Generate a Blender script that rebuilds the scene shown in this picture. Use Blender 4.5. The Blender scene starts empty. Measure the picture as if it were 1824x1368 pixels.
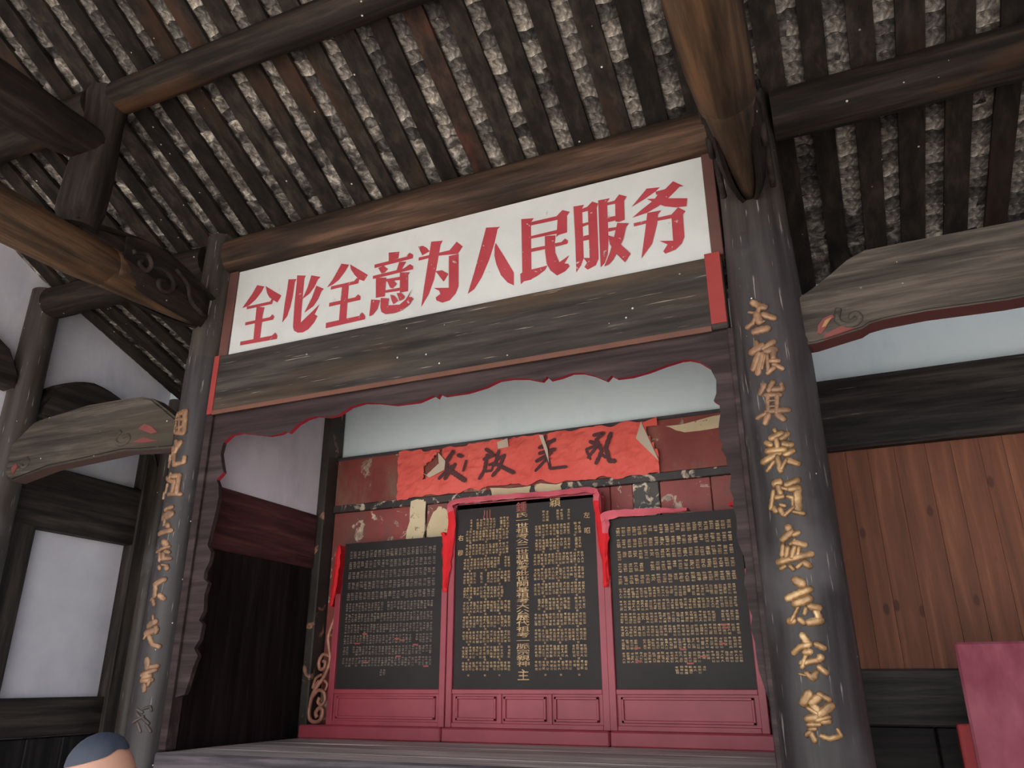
import bpy, bmesh, math, random
import numpy as np
from mathutils import Vector, Matrix

# ---------------------------------------------------------------- camera, sky, exposure
scene = bpy.context.scene
COL = scene.collection
CAM = np.array([2.327, -4.216, 1.65])
def _rot(a, b, c):
    ca, sa, cb, sb, cc, sc = math.cos(a), math.sin(a), math.cos(b), math.sin(b), math.cos(c), math.sin(c)
    B = np.array([[1, 0, 0], [0, 0, -1], [0, 1, 0.]])
    Rz = np.array([[ca, -sa, 0], [sa, ca, 0], [0, 0, 1]])
    Rx = np.array([[1, 0, 0], [0, cb, -sb], [0, sb, cb]])
    Rr = np.array([[cc, -sc, 0], [sc, cc, 0], [0, 0, 1]])
    return Rr @ Rx @ B @ Rz
CAM_R = _rot(-0.40490439, -0.36694726, -0.00338178)      # rows: right, down, forward
cam_data = bpy.data.cameras.new('camera')
cam_data.sensor_fit = 'HORIZONTAL'; cam_data.sensor_width = 36.0
cam_data.lens = 1377.35 / 1824 * 36.0
cam_data.clip_start = 0.05
cam = bpy.data.objects.new('camera', cam_data); COL.objects.link(cam)
cam.matrix_world = Matrix(((CAM_R[0][0], -CAM_R[1][0], -CAM_R[2][0], CAM[0]),
                           (CAM_R[0][1], -CAM_R[1][1], -CAM_R[2][1], CAM[1]),
                           (CAM_R[0][2], -CAM_R[1][2], -CAM_R[2][2], CAM[2]), (0, 0, 0, 1)))
scene.camera = cam

world = bpy.data.worlds.new('overcast_sky'); scene.world = world
world.use_nodes = True
wb = world.node_tree.nodes['Background']
wb.inputs[0].default_value = (0.92, 0.96, 1.0, 1); wb.inputs[1].default_value = 1.0

sun_data = bpy.data.lights.new('sun', 'SUN'); sun_data.energy = 5.0; sun_data.angle = math.radians(3); sun_data.color = (1.0, 0.95, 0.88)
sun = bpy.data.objects.new('sun', sun_data); COL.objects.link(sun)
sun.location = (-6, -20, 22); sun.rotation_euler = (math.radians(28), 0, math.radians(-14))   # high over the courtyard

vs = scene.view_settings
vs.view_transform = 'Standard'; vs.look = 'None'; vs.gamma = 1.0; vs.use_curve_mapping = False
vs.exposure = 1.85

random.seed(7)
rnd = random.Random(11)
Z0 = 1.65                                                # eye height above the hall floor

# ---------------------------------------------------------------- materials
def lin(c):
    r = []
    for v in c:
        v /= 255.0
        r.append(v / 12.92 if v <= 0.04045 else ((v + 0.055) / 1.055) ** 2.4)
    return (*r, 1.0)
MATS = {}
class NT:
    def __init__(s, name):
        s.m = bpy.data.materials.new(name); s.m.use_nodes = True
        s.t = s.m.node_tree; s.b = s.t.nodes['Principled BSDF']; MATS[name] = s.m
        s.co = s.n('ShaderNodeTexCoord')
    def n(s, typ, **kw):
        o = s.t.nodes.new(typ)
        for k, v in kw.items(): setattr(o, k, v)
        return o
    def l(s, a, b): s.t.links.new(a, b)
    def mapping(s, scale, src='Object'):
        m = s.n('ShaderNodeMapping'); m.inputs['Scale'].default_value = scale
        s.l(s.co.outputs[src], m.inputs['Vector']); return m.outputs[0]
    def noise(s, scale, vec=None, detail=4, rough=0.55, dist=0.0):
        o = s.n('ShaderNodeTexNoise'); o.inputs['Scale'].default_value = scale
        o.inputs['Detail'].default_value = detail; o.inputs['Roughness'].default_value = rough
        o.inputs['Distortion'].default_value = dist
        s.l(vec if vec else s.co.outputs['Object'], o.inputs['Vector']); return o.outputs['Fac']
    def ramp(s, fac, stops, interp='LINEAR'):
        o = s.n('ShaderNodeValToRGB'); e = o.color_ramp; e.interpolation = interp
        while len(e.elements) < len(stops): e.elements.new(0.5)
        for el, (p, c) in zip(e.elements, stops):
            el.position = p; el.color = c if len(c) == 4 else (*c, 1)
        s.l(fac, o.inputs['Fac']); return o.outputs['Color']
    def mix(s, fac, a, b, mode='MIX'):
        o = s.n('ShaderNodeMix', data_type='RGBA', blend_type=mode)
        for sock, v in ((o.inputs[0], fac), (o.inputs[6], a), (o.inputs[7], b)):
            if isinstance(v, (int, float)): sock.default_value = v
            elif isinstance(v, tuple): sock.default_value = v
            else: s.l(v, sock)
        return o.outputs[2]
    def mask(s, fac, lo, hi):
        return s.ramp(fac, [(lo, (0, 0, 0)), (hi, (1, 1, 1))])
    def bump(s, h, strength=0.3, dist=0.01):
        o = s.n('ShaderNodeBump'); o.inputs['Strength'].default_value = strength
        o.inputs['Distance'].default_value = dist
        s.l(h, o.inputs['Height']); s.l(o.outputs[0], s.b.inputs['Normal'])
    def out(s, col, rough=0.7, metal=0.0, spec=0.4):
        if isinstance(col, tuple): s.b.inputs['Base Color'].default_value = col
        else: s.l(col, s.b.inputs['Base Color'])
        if isinstance(rough, (int, float)): s.b.inputs['Roughness'].default_value = rough
        else: s.l(rough, s.b.inputs['Roughness'])
        s.b.inputs['Metallic'].default_value = metal
        s.b.inputs['Specular IOR Level'].default_value = spec
        return s.m

AX = {'x': (0.6, 9, 9), 'y': (9, 0.6, 9), 'z': (9, 9, 0.6)}
def wood(name, c1, c2, axis, c3=None, rough=0.75, specks=0.0, scratch=None, spec=0.14, rand=0.0, stain=(0.5, 0.68), bump=0.25):
    s = NT(name)
    v = s.mapping(AX[axis])
    g = s.noise(1.6, v, 6, 0.65, 0.3)
    col = s.ramp(g, [(0.36, lin(tuple(q * 0.85 for q in c1))), (0.52, lin(tuple((p + q) / 2 for p, q in zip(c1, c2)))), (0.64, lin(tuple(q * 1.08 for q in c2)))])
    if c3:
        st = s.noise(1.7, s.mapping(tuple(0.45 * q if q < 1 else q * 0.14 for q in AX[axis])), 3)
        col = s.mix(s.mask(st, *stain), col, s.ramp(g, [(0.25, lin(tuple(q * 0.75 for q in c3))), (0.8, lin(c3))]))
    if scratch:
        sc = s.noise(5, s.mapping(tuple(q * (0.9 if q < 1 else 2.0) for q in AX[axis])), 3, 0.5)
        sm = s.mask(sc, 0.68, 0.74)
        col = s.mix(sm, col, lin(scratch))
    if specks:
        vo = s.n('ShaderNodeTexVoronoi'); vo.inputs['Scale'].default_value = 9
        s.l(s.co.outputs['Object'], vo.inputs['Vector'])
        sp = s.ramp(vo.outputs['Distance'], [(0.0, (1, 1, 1)), (0.05, (1, 1, 1)), (0.065, (0, 0, 0))])
        on = s.mask(s.noise(4.1, None, 2), 0.52, 0.56)
        spm = s.mix(1.0, sp, on, 'MULTIPLY')
        col = s.mix(spm, col, lin((190, 182, 175)))
    if rand:
        oi = s.n('ShaderNodeObjectInfo')
        rv = s.ramp(oi.outputs['Random'], [(0, (1 - rand,) * 3), (1, (1 + rand,) * 3)])
        col = s.mix(1.0, col, rv, 'MULTIPLY')
    s.bump(g, bump, 0.008)
    return s.out(col, rough, 0, spec)

wood('purlin_wood', (26, 22, 20), (52, 43, 38), 'x', (98, 68, 46), specks=1, stain=(0.58, 0.72))
wood('beam_wood_y', (26, 21, 20), (48, 39, 35), 'y', (68, 50, 38), specks=1, stain=(0.6, 0.75))
wood('log_brown', (50, 40, 32), (84, 64, 48), 'y', (108, 76, 52), specks=1, stain=(0.54, 0.68), rough=0.6)
wood('beam_brown', (48, 37, 31), (86, 64, 51), 'x', (40, 34, 31), stain=(0.48, 0.66), rough=0.7)
wood('rafter_wood', (28, 24, 22), (47, 40, 35), 'y', (62, 44, 34), rand=0.3, stain=(0.55, 0.7), specks=1)
wood('rafter_red', (40, 31, 27), (58, 44, 37), 'y', (80, 44, 34), stain=(0.52, 0.6))
wood('strut_wood', (32, 27, 26), (56, 48, 44), 'z')
wood('lintel_wood', (48, 44, 42), (68, 62, 58), 'x', (92, 74, 58), stain=(0.56, 0.74), scratch=(140, 128, 118), specks=1, rough=0.6)
wood('moon_wood', (56, 51, 47), (88, 80, 73), 'x', (78, 70, 60), rough=0.85, specks=1, stain=(0.5, 0.7), bump=0.5)
wood('tie_wood', (34, 31, 31), (64, 59, 57), 'x', None, rough=0.5, scratch=(120, 114, 110))
wood('gable_wood', (38, 33, 32), (66, 58, 54), 'y', None, rough=0.6)
wood('post_wood', (40, 36, 35), (72, 65, 61), 'z', (90, 78, 66), rough=0.6, stain=(0.6, 0.75))
wood('door_black', (20, 17, 18), (38, 33, 34), 'z', rough=0.5)
wood('base_black', (24, 22, 22), (48, 44, 42), 'x', rough=0.55)
wood('side_maroon', (66, 40, 42), (92, 58, 58), 'y', rough=0.5)
wood('arch_purple', (48, 38, 39), (66, 54, 55), 'x', (56, 41, 43), rough=0.6)
wood('ledge_wood', (172, 166, 165), (204, 198, 196), 'x', (150, 143, 146), rough=0.5)
wood('ledge_front', (62, 57, 62), (86, 80, 84), 'x', (116, 110, 110), rough=0.5, stain=(0.6, 0.72))

def lacquer(name, c1, c2):
    s = NT(name)
    g = s.noise(1.5, s.mapping((7, 7, 0.5)), 5, 0.6)
    big = s.noise(1.3, None, 4)
    col = s.ramp(g, [(0.36, lin(c1)), (0.66, lin(c2))])
    col = s.mix(s.mask(big, 0.55, 0.8), col, lin((92, 88, 90)))
    sk = s.noise(4, s.mapping((14, 14, 1.1)), 3, 0.5)
    col = s.mix(s.mask(sk, 0.66, 0.72), col, lin((124, 118, 116)))
    vo = s.n('ShaderNodeTexVoronoi'); vo.inputs['Scale'].default_value = 11
    s.l(s.co.outputs['Object'], vo.inputs['Vector'])
    sp = s.ramp(vo.outputs['Distance'], [(0.0, (1, 1, 1)), (0.045, (1, 1, 1)), (0.06, (0, 0, 0))])
    col = s.mix(s.mix(1.0, sp, s.mask(s.noise(3.3, None, 2), 0.5, 0.54), 'MULTIPLY'), col, lin((200, 196, 190)))
    s.bump(g, 0.12, 0.006)
    return s.out(col, s.ramp(big, [(0.3, (0.42,) * 3), (0.7, (0.62,) * 3)]), 0, 0.3)
lacquer('column_lacquer', (40, 36, 37), (66, 61, 62))
lacquer('column_old', (44, 38, 36), (72, 64, 59))

def paint(name, c1, c2, rough=0.55, chips=None, amt=(0.62, 0.66), dirt=None, scale=6, spec=0.4):
    s = NT(name)
    a = s.noise(3.0, None, 5, 0.6)
    col = s.ramp(a, [(0.3, lin(c1)), (0.7, lin(c2))])
    if dirt:
        col = s.mix(s.mask(s.noise(1.6, s.mapping((1.5, 1.5, 0.6)), 5, 0.65), 0.5, 0.72), col, lin(dirt))
    if chips:
        ch = s.noise(scale, None, 6, 0.62, 0.6)
        m = s.mask(ch, *amt)
        col = s.mix(m, col, s.ramp(s.noise(14, None, 3), [(0.35, lin(tuple(q * 0.7 for q in chips))), (0.6, lin(chips))]))
        s.bump(ch, 0.25, 0.01)
    else:
        s.bump(a, 0.08, 0.01)
    return s.out(col, rough, 0, spec)
paint('red_trim', (130, 42, 40), (146, 56, 52), 0.5)
paint('red_edge', (140, 30, 44), (160, 40, 54), 0.5)
paint('red_brown', (88, 56, 46), (108, 70, 57), 0.6)
paint('side_red', (78, 50, 46), (96, 61, 54), 0.6)
paint('frame_red', (136, 52, 62), (160, 66, 78), 0.42)
paint('cloth_red', (206, 26, 36), (222, 40, 48), 0.8)
paint('cloth_faded', (196, 84, 98), (214, 104, 116), 0.8)
paint('tablet_black', (34, 29, 29), (46, 40, 40), 0.55, spec=0.25)
paint('panel_red', (124, 56, 54), (148, 74, 70), 0.6, chips=(200, 178, 156), amt=(0.585, 0.615), dirt=(104, 76, 68))
paint('header_red', (118, 54, 50), (142, 70, 62), 0.65, chips=(180, 158, 138), amt=(0.595, 0.63), dirt=(128, 106, 88), scale=6)
paint('post_peel', (52, 48, 48), (78, 74, 72), 0.6, chips=(214, 194, 168), amt=(0.53, 0.56), scale=9)
paint('corner_peel', (40, 36, 34), (64, 58, 54), 0.6, chips=(170, 124, 100), amt=(0.6, 0.63), scale=5)
paint('batten_black', (44, 40, 40), (70, 64, 62), 0.6, chips=(196, 178, 158), amt=(0.56, 0.6), scale=8)
paint('paper_cream', (196, 176, 142), (216, 198, 166), 0.9, chips=(150, 120, 84), amt=(0.6, 0.66), scale=14)
paint('banner_red', (212, 84, 76), (230, 104, 94), 0.85, chips=(222, 124, 108), amt=(0.66, 0.72), scale=9)
paint('paper_back', (190, 170, 150), (206, 190, 172), 0.9)
paint('ink', (70, 44, 48), (92, 56, 58), 0.8)
paint('sign_red', (150, 46, 54), (164, 62, 70), 0.7, chips=(188, 172, 168), amt=(0.66, 0.68), scale=22)
paint('sign_white', (182, 182, 180), (194, 194, 192), 0.75, chips=(164, 164, 162), amt=(0.66, 0.72), scale=11, spec=0.2)
paint('plaster_blue', (224, 238, 244), (232, 243, 248), 0.9, dirt=(216, 232, 240), spec=0.1)
paint('plaster_grey', (206, 202, 212), (220, 216, 224), 0.9, dirt=(194, 192, 206), spec=0.1)
paint('floor_stone', (150, 144, 136), (176, 170, 162), 0.8)
paint('court_stone', (190, 186, 178), (206, 202, 196), 0.9)
paint('dusty_red', (126, 60, 74), (146, 84, 96), 0.85, dirt=(104, 42, 56), spec=0.2)
paint('post_red', (176, 62, 66), (190, 76, 78), 0.7)
paint('leaf_red', (100, 50, 48), (118, 62, 57), 0.7)
paint('leaf_orange', (144, 104, 68), (156, 118, 80), 0.7)
paint('under_brown', (74, 52, 46), (92, 66, 58), 0.8)
paint('under_red', (84, 46, 45), (100, 56, 53), 0.7)
paint('skin', (150, 112, 95), (164, 126, 108), 0.5)
paint('hair', (30, 35, 48), (52, 60, 76), 0.7)
paint('shirt', (70, 82, 104), (84, 96, 118), 0.85)
paint('trousers', (44, 44, 50), (56, 56, 62), 0.85)
paint('eye_white', (226, 222, 216), (230, 228, 222), 0.3)
paint('dark_wire', (30, 28, 28), (36, 34, 34), 0.5)
paint('white_plastic', (214, 212, 206), (222, 220, 214), 0.4)

def gold(name, c1, c2, c3, metal=0.55, rough=0.38):
    s = NT(name)
    a = s.noise(16, None, 4, 0.6)
    col = s.ramp(a, [(0.35, lin(c1)), (0.55, lin(c2)), (0.75, lin(c3))])
    s.bump(s.noise(40, None, 3), 0.25, 0.004)
    return s.out(col, rough, metal, 0.5)
gold('gold_new', (112, 84, 54), (152, 117, 78), (198, 168, 124), 0.3, 0.36)
gold('gold_old', (106, 78, 58), (138, 103, 76), (170, 136, 104), 0.2, 0.48)
gold('gold_faded', (58, 49, 47), (72, 60, 56), (92, 76, 69), 0.1, 0.6)
gold('gold_text', (158, 124, 84), (194, 158, 110), (216, 186, 140), 0.1, 0.5)
gold('dull_text', (104, 91, 83), (130, 114, 102), (164, 140, 114), 0.0, 0.6)
gold('red_text', (140, 62, 56), (156, 76, 66), (170, 96, 80), 0.0, 0.6)
gold('gilt_scroll', (140, 92, 76), (172, 118, 98), (196, 148, 122), 0.2, 0.45)

def tile_mat():
    s = NT('grey_tile')
    oi = s.n('ShaderNodeObjectInfo')
    at = s.n('ShaderNodeAttribute', attribute_name='tone')
    a = s.noise(14, None, 6, 0.65, 0.5)
    col = s.ramp(a, [(0.32, lin((46, 43, 42))), (0.46, lin((86, 81, 79))), (0.55, lin((130, 124, 120))), (0.66, lin((190, 184, 178)))])
    v = s.n('ShaderNodeMath', operation='ADD'); s.l(oi.outputs['Random'], v.inputs[0]); s.l(at.outputs['Fac'], v.inputs[1])
    fr = s.n('ShaderNodeMath', operation='FRACT'); s.l(v.outputs[0], fr.inputs[0])
    tone = s.ramp(fr.outputs[0], [(0, (0.22, 0.22, 0.23)), (0.3, (0.5, 0.49, 0.48)), (0.7, (0.95, 0.92, 0.88)), (1, (1.35, 1.3, 1.2))])
    col = s.mix(1.0, col, tone, 'MULTIPLY')
    s.bump(a, 0.6, 0.02)
    return s.out(col, 0.9, 0, 0.2)
tile_mat()

def cedar():
    s = NT('cedar_board')
    oi = s.n('ShaderNodeObjectInfo')
    ad = s.n('ShaderNodeVectorMath', operation='ADD')
    cmb = s.n('ShaderNodeCombineXYZ'); s.l(oi.outputs['Random'], cmb.inputs[2])
    sc = s.n('ShaderNodeVectorMath', operation='SCALE'); sc.inputs['Scale'].default_value = 9
    s.l(cmb.outputs[0], sc.inputs[0]); s.l(s.co.outputs['Object'], ad.inputs[0]); s.l(sc.outputs[0], ad.inputs[1])
    mp = s.n('ShaderNodeMapping'); mp.inputs['Scale'].default_value = (10, 10, 0.7); s.l(ad.outputs[0], mp.inputs['Vector'])
    g = s.noise(1.4, mp.outputs[0], 6, 0.6, 0.6)
    col = s.ramp(g, [(0.3, lin((96, 58, 42))), (0.55, lin((122, 74, 52))), (0.75, lin((146, 94, 68)))])
    mp2 = s.n('ShaderNodeMapping'); mp2.inputs['Scale'].default_value = (6.5, 1, 3.2); s.l(ad.outputs[0], mp2.inputs['Vector'])
    vo = s.n('ShaderNodeTexVoronoi'); vo.inputs['Scale'].default_value = 1.0; s.l(mp2.outputs[0], vo.inputs['Vector'])
    kn = s.ramp(vo.outputs['Distance'], [(0.0, (1, 1, 1)), (0.09, (1, 1, 1)), (0.15, (0, 0, 0))])
    col = s.mix(kn, col, lin((84, 48, 36)))
    s.bump(g, 0.1, 0.006)
    return s.out(col, 0.6, 0, 0.3)
cedar()

# ---------------------------------------------------------------- mesh helpers
def finish(bm, name, mat, smooth=False):
    me = bpy.data.meshes.new(name)
    bmesh.ops.recalc_face_normals(bm, faces=bm.faces[:])
    bm.to_mesh(me); bm.free()
    for m in (mat if isinstance(mat, (list, tuple)) else [mat]): me.materials.append(MATS[m])
    if smooth:
        for p in me.polygons: p.use_smooth = True
    return me
def link(name, me, parent=None):
    o = bpy.data.objects.new(name, me); COL.objects.link(o)
    if parent is not None: put(o, parent)
    return o
def wloc(o):
    v = Vector((0, 0, 0))
    while o is not None: v = v + o.location; o = o.parent
    return v
def put(o, parent):                       # meshes are modelled in world metres; keep them there under a moved parent
    o.parent = parent
    o.location = -wloc(parent)
def tag(o, label=None, cat=None, group=None, kind=None):
    if label: o['label'] = label
    if cat: o['category'] = cat
    if group: o['group'] = group
    if kind: o['kind'] = kind
    return o
def empty(name, loc, label, cat, group=None):
    o = bpy.data.objects.new(name, None); COL.objects.link(o); o.location = loc
    o.empty_display_size = 0.1
    return tag(o, label, cat, group)
def structure(o): o['kind'] = 'structure'; return o

def box_bm(bm, x0, x1, y0, y1, z0, z1, bev=0.0):
    r = bmesh.ops.create_cube(bm, size=1.0)
    vs_ = r['verts']
    for v in vs_:
        v.co = Vector(((x0 + x1) / 2 + v.co.x * (x1 - x0), (y0 + y1) / 2 + v.co.y * (y1 - y0), (z0 + z1) / 2 + v.co.z * (z1 - z0)))
    if bev:
        es = list({e for v in vs_ for e in v.link_edges})
        bmesh.ops.bevel(bm, geom=es, offset=bev, segments=1, affect='EDGES')
def box(name, b, mat, parent=None, bev=0.006):
    bm = bmesh.new(); box_bm(bm, *b, bev=bev)
    return link(name, finish(bm, name, mat), parent)

def tube_bm(bm, pts, radii, n=16, squash=(1, 1), cap=True, up=None, jitter=0.0):
    P = [Vector(p) for p in pts]; rings = []
    if not isinstance(radii, (list, tuple)): radii = [radii] * len(P)
    prev = None
    for i, p in enumerate(P):
        t = (P[min(i + 1, len(P) - 1)] - P[max(i - 1, 0)]).normalized()
        if prev is None:
            a = Vector(up) if up else (Vector((0, 0, 1)) if abs(t.z) < 0.9 else Vector((1, 0, 0)))
        else: a = prev
        u = (a - t * a.dot(t)).normalized(); w = t.cross(u); prev = u
        ring = []
        for k in range(n):
            an = 2 * math.pi * k / n
            rr = radii[i] * (1 + (rnd.uniform(-jitter, jitter) if jitter else 0))
            ring.append(bm.verts.new(p + u * (math.cos(an) * rr * squash[0]) + w * (math.sin(an) * rr * squash[1])))
        rings.append(ring)
    for a, b in zip(rings, rings[1:]):
        for k in range(n): bm.faces.new((a[k], a[(k + 1) % n], b[(k + 1) % n], b[k]))
    if cap:
        bm.faces.new(rings[0][::-1]); bm.faces.new(rings[-1])
def tube(name, pts, radii, mat, parent=None, n=16, squash=(1, 1), jitter=0.0):
    bm = bmesh.new(); tube_bm(bm, pts, radii, n, squash, jitter=jitter)
    me = finish(bm, name, mat, True)
    me.set_sharp_from_angle(angle=math.radians(50))
    return link(name, me, parent)

def smooth_path(pts, per=6):
    P = [Vector(p) for p in pts]; out = []
    for i in range(len(P) - 1):
        p0, p1, p2, p3 = P[max(i - 1, 0)], P[i], P[i + 1], P[min(i + 2, len(P) - 1)]
        for k in range(per):
            t = k / per
            out.append(0.5 * ((2 * p1) + (p2 - p0) * t + (2 * p0 - 5 * p1 + 4 * p2 - p3) * t * t + (3 * p1 - p0 - 3 * p2 + p3) * t ** 3))
    out.append(P[-1]); return out

def extrude_xz(name, poly, y0, y1, mats, parent=None, bev=0.0, under=None, smooth=False):
    """prism of an outline (x,z) from y0 (front) to y1; side faces may take material slot 1, faces turned down slot `under`"""
    bm = bmesh.new()
    f0 = [bm.verts.new((x, y0, z)) for x, z in poly]; f1 = [bm.verts.new((x, y1, z)) for x, z in poly]
    front = bm.faces.new(f0); back = bm.faces.new(f1[::-1])
    sides = []
    for i in range(len(poly)):
        j = (i + 1) % len(poly)
        sides.append(bm.faces.new((f0[j], f0[i], f1[i], f1[j])))
    bmesh.ops.recalc_face_normals(bm, faces=bm.faces[:])
    if under is not None:
        for f in sides:
            f.normal_update()
            if f.normal.z < -0.2 and f.calc_center_median().z > 2.95: f.material_index = under
    if bev:
        bmesh.ops.bevel(bm, geom=[e for e in front.edges] + [e for e in back.edges], offset=bev, segments=2, affect='EDGES', clamp_overlap=True)
    bmesh.ops.triangulate(bm, faces=[f for f in bm.faces if len(f.verts) > 4])
    return link(name, finish(bm, name, mats, smooth), parent)

def stroke_bm(bm, pts, w, mapf, h):
    """a rounded brush stroke: (u,v) polyline of width w, lifted by mapf(u,v,height)"""
    P = [np.array(p, float) for p in pts]
    Q = []
    for a, b in zip(P, P[1:]):
        n = max(2, int(np.linalg.norm(b - a) / (w * 0.35)) + 1)
        for k in range(n): Q.append(a + (b - a) * k / n)
    Q.append(P[-1])
    if len(Q) < 2: return
    d0 = (Q[1] - Q[0]); d0 /= (np.linalg.norm(d0) + 1e-9); d1 = Q[-1] - Q[-2]; d1 /= (np.linalg.norm(d1) + 1e-9)
    Q = [Q[0] - d0 * w * 0.5, Q[0] - d0 * w * 0.32] + Q + [Q[-1] + d1 * w * 0.32, Q[-1] + d1 * w * 0.5]
    W = [0.3, 0.78] + [1.0] * (len(Q) - 4) + [0.78, 0.3]
    rows = []
    for i, q in enumerate(Q):
        t = Q[min(i + 1, len(Q) - 1)] - Q[max(i - 1, 0)]; t /= (np.linalg.norm(t) + 1e-9)
        nn = np.array([-t[1], t[0]]); ww = w * W[i] * 0.5
        ww *= 1 + 0.12 * math.sin(i * 2.1 + q[0] * 90)
        rows.append([bm.verts.new(mapf(*(q + nn * ww * s), h * hh * min(1, W[i] + 0.2))) for s, hh in ((-1, -0.3), (-0.92, 0.55), (-0.45, 1.0), (0.45, 1.0), (0.92, 0.55), (1, -0.3))])
    for a, b in zip(rows, rows[1:]):
        for k in range(5): bm.faces.new((a[k], a[k + 1], b[k + 1], b[k]))
    bm.faces.new(rows[0]); bm.faces.new(rows[-1][::-1])

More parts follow.
